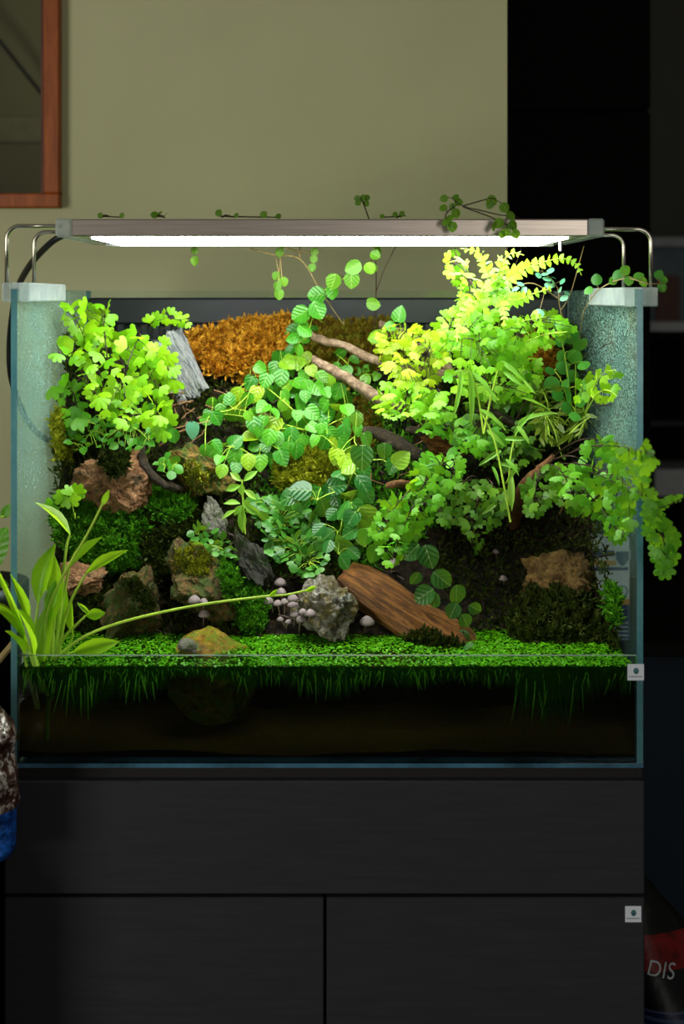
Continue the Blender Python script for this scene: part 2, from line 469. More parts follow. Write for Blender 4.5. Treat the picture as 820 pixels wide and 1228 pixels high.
for py, mm in ((404, 'black_laminate'), (506, 'cab'), (600, 'black_laminate'), (700, 'black_laminate')):
    box_obj('shelf', (fx(777, 3.6), 3.6, fz(py+5, 3.6)), (fx(900, 3.6), 3.98, fz(py-1, 3.6)), M[mm], bk)
pk = box_obj('white_carton', (fx(790, 3.6), 3.65, fz(599, 3.6)), (fx(860, 3.6), 3.85, fz(566, 3.6)), plain('white card', (190, 194, 196), .6), None, .003)
tag(recenter(pk), 'small white carton lying on the open black shelf', 'box')
# navy counter beside the tank
zc = .742
ct = thing('counter', 'dark navy counter standing beside the aquarium cabinet', 'counter', (.8, 2.15, 0))
box_obj('counter_top', (.262, 2.07, zc-.02), (1.6, 2.55, zc), plain('dark counter top', (12, 12, 12), .6, spec=.1), ct, .002)
box_obj('front_panel', (.272, 2.10, .06), (1.6, 2.12, zc-.02), M['navy'], ct)
box_obj('body', (.275, 2.12, 0), (1.6, 2.54, zc-.02), M['navy'], ct)
# printed packet standing on the counter, seen through the right pane
YK = 2.085
def k(px, py, y=YK): return P(px, py, y)
pkx0, pkx1 = fx(700, YK), fx(755, YK); pz1 = fz(645, YK)
pack = thing('printed_packet', 'white and blue printed packet with a shield emblem on the counter', 'packet', ((pkx0+pkx1)/2, YK, zc))
pm = {n_: plain(n_, c_, .45, var=.05) for n_, c_ in (('packet white', (240, 244, 246)), ('packet navy', (40, 52, 110)), ('packet orange', (226, 168, 70)), ('packet teal', (90, 140, 150)), ('packet grey', (190, 200, 206)))}
pz0 = zc
zsp = fz(722, YK)
box_obj('box_body', (pkx0, YK, pz0), (pkx1, YK+.04, pz1), pm['packet white'], pack, .002)
def stamp(name, x0, y0, x1, y1, mat, d=.0006):
    return box_obj(name, (fx(x0, YK), YK-d, max(fz(y1, YK), zc+.001)), (fx(x1, YK), YK+.001, fz(y0, YK)), pm[mat], pack)
stamp('blue_panel', 700.5, 724, 754.5, 790, 'packet navy')
stamp('orange_band', 700.5, 718, 754.5, 725, 'packet orange', .0008)
stamp('title_bar', 702, 660, 739, 667, 'packet navy')
stamp('orange_band', 702, 672, 739, 678, 'packet orange')
stamp('stripe', 702, 680, 753, 684, 'packet navy')
def ring(name, cx, cy, r, w_, mat):
    m_ = MB(); pts = [Vector((fx(cx+r*math.cos(a), YK), YK-.001, fz(cy+r*math.sin(a), YK))) for a in [2*PI*i/20 for i in range(21)]]
    m_.tube(pts, w_*YK/F/2, 5); return m_.build(name, pm[mat], pack)
ring('round_seal', 746, 709, 6, 1.6, 'packet teal')
shd = MB(); sp = [(738, 661), (754, 661), (754, 670), (750, 676), (746, 679), (742, 676), (738, 670)]
shd.add([Vector((fx(x, YK), YK-.0016, fz(y, YK))) for x, y in sp], [tuple(range(7))])
shd.add([Vector((fx(746+(x-746)*1.18, YK), YK-.0012, fz(669+(y-669)*1.18, YK))) for x, y in sp], [tuple(range(7))])
shd.mi[-1] = 1
shd.build('shield_emblem', [pm['packet navy'], pm['packet white']], pack)
for i_ in range(5): stamp('print_line', 722, 746+i_*5, 753, 747.6+i_*5, 'packet grey', .001)

# ------------------------------------------------------------------ cabinet
YC = 1.44
cx0, cx1 = fx(5, YC), fx(773, YC)
zct = fz(937, YC); zgap = fz(1074.5, YC)
cab = thing('aquarium_cabinet', 'charcoal aquarium cabinet with a wide drawer over two doors', 'cabinet', ((cx0+cx1)/2, YC, 0))
box_obj('body', (cx0+.002, YC+.019, 0), (cx1-.001, 1.93, zct-.001), M['cab_dark'], cab)
box_obj('top_panel', (cx0, YC+.012, zct-.012), (cx1, 1.93, zct), M['cab'], cab)
g_ = .0016
box_obj('drawer_front', (cx0, YC, zgap+g_), (cx1, YC+.018, zct), M['cab'], cab, .0012)
xsp = fx(390, YC)
box_obj('door', (cx0, YC, .06), (xsp-g_*.8, YC+.018, zgap-g_), M['cab'], cab, .0012)
box_obj('door', (xsp+g_*.8, YC, .06), (cx1, YC+.018, zgap-g_), M['cab'], cab, .0012)
box_obj('plinth', (cx0+.01, YC+.03, 0), (cx1-.01, YC+.045, .06), M['cab_dark'], cab)
stw = plain('sticker white', (205, 210, 220), .4, var=.04); stt = plain('sticker teal', (60, 110, 115), .4); stg = plain('sticker grey', (130, 136, 146), .4)
stb = plain('sticker dark teal', (24, 58, 66), .4)
def sticker(parent, cxp, cyp, s, Y):
    x0, x1, z0, z1 = fx(cxp-s, Y), fx(cxp+s, Y), fz(cyp+s, Y), fz(cyp-s, Y)
    st = box_obj('sticker', (x0, Y-.0006, z0), (x1, Y, z1), stw, parent)
    e = MB(); n = 14; u = (x1-x0)
    xm, zm = x0+u*.52, z0+u*.58
    e.add([(xm+u*.17*math.cos(2*PI*i/n), Y-.0008, zm+u*.2*math.sin(2*PI*i/n)) for i in range(n)], [tuple(range(n))]); e.cur = 1
    e.add([(xm-u*.10, Y-.001, zm+u*.02), (xm-u*.03, Y-.001, zm-u*.15), (xm+u*.05, Y-.001, zm-u*.15), (xm+u*.12, Y-.001, zm+u*.05), (xm+u*.05, Y-.001, zm-u*.04), (xm, Y-.001, zm-u*.12), (xm-u*.04, Y-.001, zm-u*.03)], [tuple(range(7))])
    e.build('emblem', [stt, stb], st)
    for i in range(8):
        xx = x0+u*(.08+.105*i)
        box_obj('letter', (xx, Y-.0008, z0+u*.2), (xx+u*.075, Y, z0+u*.275), stg, st)
    return st
sticker(cab, 759, 1096, 9.6, YC)

# ------------------------------------------------------------------ tank
tank = thing('glass_tank', 'rimless glass tank with misted side panes and a low front pane', 'tank', (TX, (YF+YB)/2, zct))
def pane_x(name, x0, x1, mat):
    m_ = MB(); m_.box((x0, YF, ZB), (x1, YB, ZT))
    m_.mi = [1, 1, 1, 0, 1, 0]                 # bottom, top, front edge, +x, back, -x
    return m_.build(name, [mat, M['edge']], tank)
pane_x('side_pane', XL, XL+GT, M['mist'])
pane_x('side_pane', XR-GT, XR, M['mist'])
m_ = MB(); m_.box((XL+GT, YF, ZB), (XR-GT, YF+GT, ZFR)); m_.mi = [0, 1, 0, 0, 0, 0]
M['rim'] = plain('glass rim', (96, 112, 96), .2, var=.1)
m_.build('front_pane', [M['glass'], M['rim']], tank)
MB().box((XL+GT, YB-GT, ZB), (XR-GT, YB, ZT)).build('back_pane', M['glass'], tank)
m_ = MB(); m_.box((XL, YF-.001, ZB-.004), (XR, YB, ZB)); m_.mi = [0, 0, 0, 0, 0, 0]
m_.build('bottom_pane', plain('bottom glass edge', (58, 96, 118), .15, var=.5, scale=25), tank)
box_obj('base_mat', (XL+.002, YF+.001, zct), (XR-.001, YB, ZB-.004), plain('black foam mat', (16, 14, 13), .8, bump=.5), tank)
sticker(tank, 762, 806, 9.8, YF)

# sand and water
sand = MB(); NXs = 60
xi0, xi1 = XL+GT, XR-GT
for j in range(8):
    for i in range(NXs+1):
        x = xi0+(xi1-xi0)*i/NXs; y = YF+GT+.0005+.16*j/7
        sand.v.append((x, y, ZB+.0085+.006*nz(x*14, y*14)+.01*j/7))
for j in range(7):
    for i in range(NXs):
        a = j*(NXs+1)+i; sand.f.append((a, a+1, a+NXs+2, a+NXs+1)); sand.mi.append(0)
o = sand.build('sand_bed', rockmat('brown sand', [(.35, (70, 44, 20)), (.5, (140, 92, 40)), (.7, (176, 124, 60))], 160), None, True)
tag(recenter(o), 'brown sand covering the bottom of the dark water', 'sand', kind='stuff')
def watermat():
    t = NT('murky water'); tr = t.n('BsdfTransparent'); tr.inputs[0].default_value = (.28, .33, .19, 1)
    gl = t.n('BsdfGlossy'); gl.inputs[1].default_value = .03
    fr = t.n('Fresnel'); fr.inputs[0].default_value = 1.2
    return t.done(t.mix(fr.outputs[0], tr.outputs[0], gl.outputs[0]))
wat = MB().box((xi0+.0006, YF+GT+.0006, ZB+.004), (xi1-.0006, 1.69, ZW)).build('water', watermat())
tag(recenter(wat), 'dark murky water filling the low front of the tank', 'water', kind='stuff')

# ------------------------------------------------------------------ soil bank
NX, NZ = 170, 120
bank = MB()
def ztop(x):
    px = x*F/1.84+CX
    return 1.165+.010*nz(x*12, 3.3)-.03*max(0, 1-((px-165)/75)**4)
rows = []
for j in range(NZ+9):
    for i in range(NX+1):
        x = xi0+.001+(xi1-xi0-.002)*i/NX
        zt = ztop(x)
        if j <= NZ:
            z = ZB+.004+(zt-ZB-.004)*j/NZ
            y = Ys(x, z)+.010+.012*nz(x*26, z*26, 5)+.007*nz(x*70, z*70, 9)+.003*nz(x*180, z*180, 2)
        else:
            f = (j-NZ)/8; y0 = Ys(x, zt)+.012; y = y0+(1.862-y0)*f; z = zt+.004*nz(x*50, y*50)-.01*f*f
        y = min(y, 1.866)
        bank.v.append((x, y, z))
for j in range(NZ+8):
    for i in range(NX):
        a = j*(NX+1)+i; bank.f.append((a, a+1, a+NX+2, a+NX+1)); bank.mi.append(0)
o = bank.build('soil_bank', M['soil'], None, True)
tag(recenter(o), 'steep dark soil bank rising from the water to the back', 'soil')

# overflow box along the back
ob = thing('overflow_box', 'long black plastic overflow box with a comb along the back pane', 'filter box', (TX, 1.88, 1.10))
zo1, zo0 = fz(357, 1.87), fz(389, 1.87)
box_obj('body', (xi0+.001, 1.868, 1.0), (xi1-.001, YB-GT-.001, zo0-.02), M['black_plastic'], ob)
box_obj('upper_strip', (xi0+.001, 1.866, zo0), (xi1-.001, YB-GT-.001, zo1), M['black_plastic'], ob, .0025)
box_obj('lower_strip', (xi0+.001, 1.867, zo0-.034), (xi1-.001, YB-GT-.001, zo0-.018), M['black_plastic'], ob)
box_obj('comb_back', (xi0+.002, 1.877, zo0-.03), (xi1-.002, YB-GT-.002, zo0+.002), M['black_plastic'], ob)
nx_t = 40
tm = MB().box((-.0042, 0, 0), (.0042, .006, .019), .0006).mesh('tooth', M['black_plastic'])
for i in range(nx_t):
    t_ = bpy.data.objects.new('tooth', tm); col.objects.link(t_); t_.parent = ob
    t_.location = Vector((xi0+.012+(xi1-xi0-.024)*i/(nx_t-1), 1.868, zo0-.0185))-Vector(ob.location)

# ------------------------------------------------------------------ lamp
lx0, lx1 = fx(66, 1.456), fx(725, 1.456)
lz0, lz1 = fz(284, 1.456), fz(262, 1.456)
ly0, ly1 = 1.456, 1.69
lamp = thing('aquarium_light', 'slim brushed aluminium aquarium light on steel legs over the tank', 'lamp', (0, 1.57, lz0))
cap = .0155
def capbox(x0, x1): return box_obj('end_cap', (x0, ly0, lz0), (x1, ly1, lz1), M['acrylic'], lamp, .002)
box_obj('housing', (lx0+cap, ly0+.0005, lz0+.0005), (lx1-cap, ly1-.0005, lz1-.0005), M['alu'], lamp, .0012)
capbox(lx0, lx0+cap); capbox(lx1-cap, lx1)
box_obj('led_panel', (lx0+cap+.018, ly0+.008, lz0-.0016), (lx1-cap-.018, ly1-.024, lz0+.0004), M['led'], lamp)
box_obj('panel_frame', (lx0+cap+.002, ly1-.022, lz0-.002), (lx1-cap-.002, ly1-.002, lz0+.0004), plain('pale frame', (190, 195, 195), .4), lamp)
for s_, gx in ((-1, XL), (1, XR-GT)):
    xo = fx(8, 1.475) if s_ < 0 else fx(780.5, 1.475)
    bx0, bx1 = (fx(3, 1.462), gx+GT+.010) if s_ < 0 else (gx-.010, fx(788, 1.462))
    zb1, zb0 = fz(339, 1.462), fz(362, 1.462)
    if s_ > 0: zb1 -= .0045; zb0 -= .0045
    bl = MB()
    bl.box((bx0, 1.458, zb0), (gx-.0003, 1.66, zb1), .0012); bl.box((gx+GT+.0003, 1.458, zb0), (bx1, 1.66, zb1), .0012)
    bl.box((gx-.0003, 1.458, ZT+.0003), (gx+GT+.0003, 1.66, zb1))
    blo = bl.build('bracket_block', M['acrylic'], lamp)
    xin = lx0+.004 if s_ < 0 else lx1-.004
    for yy in (1.475, 1.612):
        zl = fz(271, 1.475) if s_ < 0 else fz(275, 1.475)
        R = .013; path = [Vector((xo, yy, zb0+.004)), Vector((xo, yy, zl-R))]
        for i in range(1, 9):
            a = PI/2*i/8
            path.append(Vector((xo-s_*R*(1-math.cos(a)), yy, zl-R+R*math.sin(a))))
        path.append(Vector((xin, yy, zl)))
        MB().tube(path, .0021, 10).build('leg', M['steel'], lamp, True)
# screw under right end
MB().tube([P(672, 288, 1.60), P(672, 301, 1.60)], .002, 8).build('thumb_screw', M['steel'], lamp)
cable = smoothpath([P(76, 282, 1.60), P(60, 292, 1.61), P(36, 318, 1.66), P(20, 350, 1.73), P(12, 400, 1.78), P(12, 445, 1.80), P(20, 475, 1.83), P(33, 505, 1.86), P(55, 527, 1.90), P(80, 535, 1.95), Vector((-.335, 1.965, .92)), Vector((-.34, 1.975, .5)), Vector((-.34, 1.98, .004))], 8)
# keep the cable outside the left pane
for p in cable[12:]: p.x = min(p.x, XL-.004)
MB().tube(cable, .0036, 8).build('power_cable', M['rubber'], lamp, True)

# ------------------------------------------------------------------ leaf meshes (unit length, growing along +Y, face +Z)
def blade(prof, curl=.12, fold=.1, cols=4, wav=0., skew=0.):
    m = MB(); n = len(prof)
    for i, (y, hw) in enumerate(prof):
        for c in range(cols+1):
            u = -1+2*c/cols
            z = fold*abs(u)*hw*2-curl*(y*y)+wav*math.sin(y*11+u*2)*abs(u)
            m.v.append((u*hw+skew*y*y, y, z))
    for i in range(n-1):
        for c in range(cols):
            a = i*(cols+1)+c; m.f.append((a, a+1, a+cols+2, a+cols+1)); m.mi.append(0)
    return m
def fan(lobes=3, spread=60, seed=0, depth=.24):
    m = MB(); rnd = random.Random(seed); K = lobes*4
    m.v.append((0, 0, 0))
    for ring, rr in ((0, .55), (1, 1.)):
        for i in range(K+1):
            a = math.radians(90+spread-2*spread*i/K)
            ph = (i % 4)/4
            r = rr*(1-(depth*(abs(ph-.5)*2)**3 if ring else 0))*(1-.12*abs(i/K-.5)*2)
            z = (.05 if not ring else -.06+.05*math.sin(i*1.7+seed))
            m.v.append((r*math.cos(a), r*math.sin(a), z))
    for i in range(K):
        m.f.append((0, 2+i, 1+i)); m.mi.append(0)
        a = 1+i; b_ = K+2+i; m.f.append((a, a+1, b_+1, b_)); m.mi.append(0)
    return m
SH = {}
SH['heart'] = blade([(0, .06), (-.04, .22), (.05, .38), (.22, .47), (.45, .46), (.65, .38), (.82, .24), (.94, .10), (1, .01)], .2, .12)
SH['oval'] = blade([(0, .05), (.05, .24), (.2, .40), (.45, .45), (.65, .40), (.82, .27), (.94, .12), (1, .02)], .2, .12)
SH['round'] = blade([(0, .10), (.05, .28), (.2, .43), (.45, .5), (.7, .42), (.9, .22), (1, .05)], .1, -.08)
SH['lance'] = blade([(0, .05), (.1, .2), (.3, .42), (.5, .5), (.7, .40), (.88, .18), (1, .01)], .16, .12)
SH['blade'] = blade([(0, .25), (.15, .42), (.4, .5), (.7, .38), (.9, .16), (1, .01)], .3, .1, 2)
SH['fan3'] = fan(3, 62, 1); SH['fan4'] = fan(4, 72, 2); SH['fan2'] = fan(2, 55, 3, .2)
SH['pinna'] = blade([(0, .12), (.12, .2), (.3, .17), (.5, .19), (.7, .13), (1, .02)], .15, .1, 2)
SH['tiny'] = blade([(0, .05), (.3, .36), (.65, .36), (1, .04)], .2, .15, 2)
_lm = {}
def LM(shape, mat):
    kx = (shape, mat)
    if kx not in _lm: _lm[kx] = SH[shape].mesh('leaf_'+shape, L[mat], True)
    return _lm[kx]
def frame(d, n):
    d = d.normalized(); n = (n-d*n.dot(d))
    if n.length < 1e-4: n = d.orthogonal()
    n.normalize(); x = d.cross(n)
    return Matrix((x, d, n)).transposed()
def leaf(parent, shape, mat, pos, d, n, length, width=None, name='leaf'):
    o = bpy.data.objects.new(name, LM(shape, mat)); col.objects.link(o); o.parent = parent
    width = length if width is None else width
    R = frame(d, n)
    Mx = R.to_4x4() @ Matrix.Diagonal((width, length, length, 1))
    Mx.translation = Vector(pos)-wloc(parent)
    o.matrix_basis = Mx
    return o
def inside(poly, x, y):
    c = False; j = len(poly)-1
    for i in range(len(poly)):
        if (poly[i][1] > y) != (poly[j][1] > y) and x < (poly[j][0]-poly[i][0])*(y-poly[i][1])/(poly[j][1]-poly[i][1])+poly[i][0]: c = not c
        j = i
    return c
def poisson(poly, r, rnd, cap=290):
    xs = [p[0] for p in poly]; ys = [p[1] for p in poly]; pts = []
    for _ in range(6000):
        x = rnd.uniform(min(xs), max(xs)); y = rnd.uniform(min(ys), max(ys))
        if not inside(poly, x, y): continue
        if all((x-a)**2+(y-c)**2 > r*r for a, c in pts): pts.append((x, y))
        if len(pts) >= cap: break
    return pts
def rdir(rnd, s): return Vector((rnd.gauss(0, s), rnd.gauss(0, s), rnd.gauss(0, s)))
VIEW = Vector((0, -1, 0)); UP = Vector((0, 0, 1))

def bush(name, label, cat, poly, base, tips, r, size, mat, shapes, off=(.02, .06), stem='darkstem', seed=1, srad=.0007,
         droop=.5, tilt=.45, boff=.0, group=None, sizevar=.25, bow=.015, extra=None):
    """plant filling a patch: spines run from its foot to the tips, each leaf hangs by a short stalk from the nearest spine"""
    rnd = random.Random(seed)
    root = S(base[0], base[1], -.016)
    o = thing(name, label, cat, root, group)
    sm = MB(); spine = []
    for (tx, ty) in tips:
        to = rnd.uniform(*off)
        pts2 = [(base[0]+(tx-base[0])*f, base[1]+(ty-base[1])*f-18*math.sin(PI*f)*bow/.015) for f in (0, .25, .5, .75, 1)]
        offs = [-.016, boff+(to-boff)*.5, to, to*.95, to*.85]
        path = smoothpath([S(x, y, of, .012) for (x, y), of in zip(pts2, offs)], 5)
        sm.tube(path, [srad*1.5*(1-.6*i/len(path)) for i in range(len(path))], 4, False)
        spine += path
    pts = poisson(poly, r, rnd)
    if extra: pts += extra
    for (x, y) in pts:
        of = rnd.uniform(*off)
        p = S(x, y, of, size*1.72/F*.85)
        for _ in range(8):                        # keep the blade off stones and wood
            if OBST.find_nearest(p)[3] > size*1.72/F*.6: break
            p = P(x, y, p.y-.005)
        q = min(spine, key=lambda s_: (s_-p).length_squared)
        px_m = p.y/F
        ln = size*px_m*rnd.uniform(1-sizevar, 1+sizevar)
        side = (p-q); dist = side.length
        d = (side.normalized() if dist > 1e-5 else Vector((0, 0, 1)))*1.0+Vector((0, -.25, -droop))+rdir(rnd, .3)
        d.y *= .6
        if d.length < .05: d = Vector((0, -.3, -1))
        n_ = VIEW*(1-tilt)+UP*tilt+rdir(rnd, .28)
        leaf(o, rnd.choice(shapes), mat, p-d.normalized()*ln*.45, d, n_, ln)
        a = p-d.normalized()*ln*.45
        if 0.001 < (a-q).length < .08:
            sm.tube([q, (a+q)/2+Vector((0, 0, .002)), a], srad*.6, 3, False)
    if sm.v: sm.build('stem', M[stem], o, True)
    return o
def sprig(name, label, cat, stems, leaves, mat, shape='round', stem='darkstem', srad=.0006, group=None, base=None, seed=3, tilt=.3, flat=False, ground=True):
    """stems: list of paths of (px,py,Y); leaves: (px,py,Y,size) centre"""
    rnd = random.Random(seed)
    if ground:
        gx, gy = ground if isinstance(ground, tuple) else stems[0][0][:2]
        gp = S(gx, gy, -.016)
        stems = [list(q) for q in stems]; f0 = P(*stems[0][0])
        o = thing(name, label, cat, gp, group)
    else: o = thing(name, label, cat, P(*(base or stems[0][0])), group)
    sm = MB(); sp = []
    if ground: sm.tube(smoothpath([gp, (gp+f0)/2+Vector((0, 0, .006)), f0], 4), srad, 4, False)
    for st in stems:
        path = smoothpath([P(*q) for q in st], 5); sp += path
        sm.tube(path, srad, 4, False)
    for lf in leaves:
        x, y, Y, s_ = lf[:4]
        p = P(x, y, Y); ln = s_*Y/F
        q = min(sp, key=lambda k_: (k_-p).length_squared)
        d = (p-q)
        if len(lf) > 4: d = Vector((math.cos(math.radians(lf[4])), 0, -math.sin(math.radians(lf[4]))))
        d = d.normalized()+rdir(rnd, .12)+Vector((0, 0, -.25)) if d.length > 1e-4 else Vector((rnd.uniform(-1, 1), -.2, -.6))
        a = p-d.normalized()*ln*.5
        leaf(o, shape, mat, a, d, VIEW*(1-tilt)+UP*tilt+rdir(rnd, .25), ln)
        if .0005 < (a-q).length < .06: sm.tube([q, a], srad*.7, 3, False)
    sm.build('stem', M[stem], o, True)
    return o
def rosette(name, label, cat, pieces, mat, base, stem='greenstem', shape='lance', srad=.0011, Y=1.49, group=None, root=None, tilt=.25, seed=5, lean=0.):
    """explicit leaves: (base_px, tip_px, width_px, petiole px list or None)"""
    rnd = random.Random(seed)
    gp = root or S(base[0], base[1], -.016); b0 = P(base[0], base[1], Y)
    o = thing(name, label, cat, gp, group); sm = MB()
    sm.tube(smoothpath([gp, (gp+b0)/2, b0], 4), srad*1.3, 5, False)
    for pc in pieces:
        bp, tp, wd, pet = pc[:4]
        yy = Y+rnd.uniform(-.012, .02); yt = yy-lean
        if len(pc) > 4: yy, yt = pc[4]
        a = P(bp[0], bp[1], yy); t_ = P(tp[0], tp[1], yt)
        d = t_-a; ln = d.length
        leaf(o, shape, mat, a, d, VIEW*(1-tilt)+UP*tilt+rdir(rnd, .22), ln, wd*yy/F*(.72 if shape == 'blade' else 1))
        if pet:
            path = smoothpath([P(x, y, yy) for x, y in pet]+[a], 6)
            sm.tube(path, [srad*(1.2-.5*i/len(path)) for i in range(len(path))], 5, False)
    if sm.v: sm.build('stem', M[stem], o, True)
    return o

# ------------------------------------------------------------------ stones
def rock(name, label, cat, c, wpx, hpx, dep, mat, seed, rot=0., off=0., cuts=9, rough=.3, sub=5, group=None, flat=.0, depth_scale=1.):
    p = S(c[0], c[1], off)
    import bmesh
    bm = bmesh.new(); bmesh.ops.create_icosphere(bm, subdivisions=sub, radius=1)
    rnd = random.Random(seed)
    planes = []
    for _ in range(cuts):
        n_ = Vector((rnd.gauss(0, 1), rnd.gauss(0, 1), rnd.gauss(0, 1))).normalized(); planes.append((n_, rnd.uniform(.55, .88)))
    for v in bm.verts:
        co = v.co.copy()
        for n_, dd in planes:
            ex = co.dot(n_)-dd
            if ex > 0: co -= n_*ex*.92
        r = 1+rough*nz(co.x*1.8+seed, co.y*1.8, co.z*1.8)+rough*.45*nz(co.x*5+seed, co.y*5, co.z*5)+rough*.3*nz(co.x*11, co.y*11+seed, co.z*11)+rough*.16*nz(co.x*26, co.y*26+seed, co.z*26)
        v.co = co*r*1.12
    s_ = p.y/F
    bm.transform(Matrix.Rotation(math.radians(rot), 4, 'Y') @ Matrix.Diagonal((wpx*s_/2, dep, hpx*s_/2, 1)))
    me = bpy.data.meshes.new(name); bm.to_mesh(me); bm.free(); me.materials.append(M[mat])
    me.polygons.foreach_set('use_smooth', [False]*len(me.polygons))
    o = bpy.data.objects.new(name, me); col.objects.link(o); o.location = p
    return tag(o, label, cat, group)
M['r_white'] = rockmat('pale banded stone', [(.3, (70, 74, 80)), (.45, (130, 136, 142)), (.56, (182, 184, 182)), (.68, (112, 90, 66))], 60, .5, None, sc=(.45, 2, 2.4))
M['r_red'] = rockmat('reddish brown stone', [(.3, (64, 44, 30)), (.46, (140, 96, 62)), (.58, (176, 128, 88)), (.7, (110, 84, 72))], 30, .6, (60, 56, 30), .2)
M['r_tan'] = rockmat('mossy tan stone', [(.3, (50, 36, 16)), (.5, (132, 100, 42)), (.68, (172, 132, 60))], 60, .5, (76, 96, 22), .42)
M['r_brown'] = rockmat('mossy brown boulder', [(.3, (34, 25, 12)), (.48, (94, 68, 30)), (.64, (138, 104, 48))], 60, .5, (62, 80, 18), .4)
M['r_grey'] = rockmat('grey stone', [(.3, (60, 60, 54)), (.5, (118, 116, 104)), (.68, (160, 156, 142))], 50, .5, (70, 84, 40), .3)
M['r_pale'] = rockmat('pale rough stone', [(.3, (56, 48, 34)), (.48, (112, 106, 92)), (.62, (176, 176, 168))], 55, .4, (104, 92, 44), .35)
M['r_amber'] = rockmat('wet amber stone', [(.3, (78, 54, 8)), (.5, (146, 110, 20)), (.68, (184, 156, 50))], 50, .25, (118, 140, 24), .35)
M['r_dark'] = rockmat('dark slate', [(.3, (26, 26, 24)), (.5, (58, 56, 50)), (.7, (84, 78, 64))], 50, .5, (40, 60, 20), .3, sc=(1, 1, .5))
M['r_log'] = rockmat('rust-brown weathered wood', [(.3, (38, 21, 8)), (.45, (104, 62, 20)), (.58, (160, 104, 42)), (.7, (66, 38, 14))], 60, .55, None, sc=(.22, 1.6, 1.6))
M['r_cave'] = rockmat('ochre cave stone', [(.3, (50, 37, 18)), (.5, (118, 90, 46)), (.7, (170, 134, 80))], 45, .5)

# slab stone: a tilted, split block with bands along its length
def slab(name, label, c, ln, hh, dd, ang, mat, seed, off):
    p = S(c[0], c[1], off); u = p.y/F
    bm = bmesh.new(); bmesh.ops.create_cube(bm, size=2)
    bmesh.ops.subdivide_edges(bm, edges=bm.edges[:], cuts=18, use_grid_fill=True)
    for v in bm.verts:
        x, y, z = v.co
        taper = 1-.22*x
        step = .10*math.floor(2.2*nz(y*.7+seed, z*2.4)+.5)
        r = 1+.10*nz(x*1.3+seed, y*2, z*2)+.06*nz(x*3, y*7+seed, z*7)
        v.co = Vector(((x+step*(abs(x) > .8))*ln*u/2*r, y*dd*taper*r, z*hh*u/2*taper*r*(1+.08*nz(x*2.5, y*9, z*9+seed))))
    me = bpy.data.meshes.new(name); bm.to_mesh(me); bm.free(); me.materials.append(M[mat])
    o = bpy.data.objects.new(name, me); col.objects.link(o); o.location = p
    o.rotation_euler = (.25, math.radians(ang), .1)
    return tag(o, label, 'stone')
import bmesh
slab('slab_stone', 'pale grey and white banded stone slab leaning beside golden moss', (212, 442), 76, 42, .016, 58, 'r_white', 21, .010)
rock('stone', 'reddish brown bare stone below the left maidenhair fern', 'stone', (134, 580), 74, 78, .03, 'r_red', 4, 20, .02, 10)
rock('stone', 'tan stone streaked with moss under the heart-shaped leaf', 'stone', (238, 567), 72, 56, .03, 'r_tan', 8, 25, .018, 10)
rock('stone', 'small grey wedge of stone below the tan mossy stone', 'stone', (256, 622), 30, 52, .02, 'r_grey', 9, -22, .016, 11)
rock('boulder', 'large mossy brown boulder behind the pair of mushrooms', 'stone', (241, 700), 82, 92, .045, 'r_brown', 12, -15, .024, 10)
rock('stone', 'dark mossy pointed stone at the water behind the sword plant', 'stone', (160, 732), 66, 86, .03, 'r_brown', 15, 18, .012, 9)
rock('stone', 'pale rough stone with white facets beside the mushroom cluster', 'stone', (388, 732), 78, 70, .035, 'r_pale', 17, 25, .02, 14, .34)
rock('stone', 'wet amber-yellow stone breaking the water surface', 'stone', (255, 810), 96, 104, .034, 'r_amber', 19, 0, .05, 5, .1)
rock('pebble', 'small grey pebble beside the amber stone in the water', 'stone', (226, 775), 24, 18, .01, 'r_grey', 20, 0, .076, 7, .12, 3)
rock('stone', 'pinkish tan stone tucked behind the sword plant leaves', 'stone', (96, 694), 56, 34, .025, 'r_red', 24, 5, .02, 8)
rock('stone', 'dark slate shard slanting down from the grey wedge', 'stone', (300, 676), 34, 92, .02, 'r_dark', 25, -28, .012, 10)
rock('stone', 'ochre stone deep in the dark hollow at the right', 'stone', (676, 694), 84, 72, .035, 'r_cave', 27, 10, .012, 13, .4)
rock('stone', 'small orange-brown stone showing between the creeping fig leaves', 'stone', (312, 512), 44, 32, .02, 'r_tan', 29, 10, .006, 9)
rock('stone', 'orange-brown stone wedged under the dark driftwood branches', 'stone', (534, 533), 50, 30, .02, 'r_log', 31, 15, .03, 9)

# ------------------------------------------------------------------ driftwood
def woodbranch(name, label, pts, rads, mat, seed, wob=.22, cat='driftwood', sides=12):
    path = smoothpath([S(x, y, of) for x, y, of in pts], 7)
    n = len(path); kx = len(rads)-1
    rr = []
    for i in range(n):
        f = i/(n-1)*kx; a = min(int(f), kx-1); rr.append((rads[a]+(rads[a+1]-rads[a])*(f-a))*path[i].y/F)
    path = [p+Vector((nz(i*.5+seed), nz(i*.5, seed), nz(i*.5, 0, seed)))*.0015 for i, p in enumerate(path)]
    o = MB().tube(path, rr, sides, True, wob, seed).build(name, M[mat], None, True)
    return tag(recenter(o), label, cat)
M['drift_pale'] = rockmat('pale weathered driftwood', [(.3, (62, 46, 34)), (.5, (126, 102, 80)), (.7, (170, 148, 124))], 60, .6, sc=(1, 1, 1), bump=.6)
M['drift_dark'] = rockmat('dark wet driftwood', [(.3, (20, 15, 10)), (.5, (50, 38, 26)), (.7, (92, 74, 52))], 60, .45, bump=.8)
M['drift_brown'] = rockmat('brown driftwood', [(.3, (56, 32, 16)), (.5, (118, 76, 42)), (.7, (158, 112, 70))], 60, .5, bump=.7)
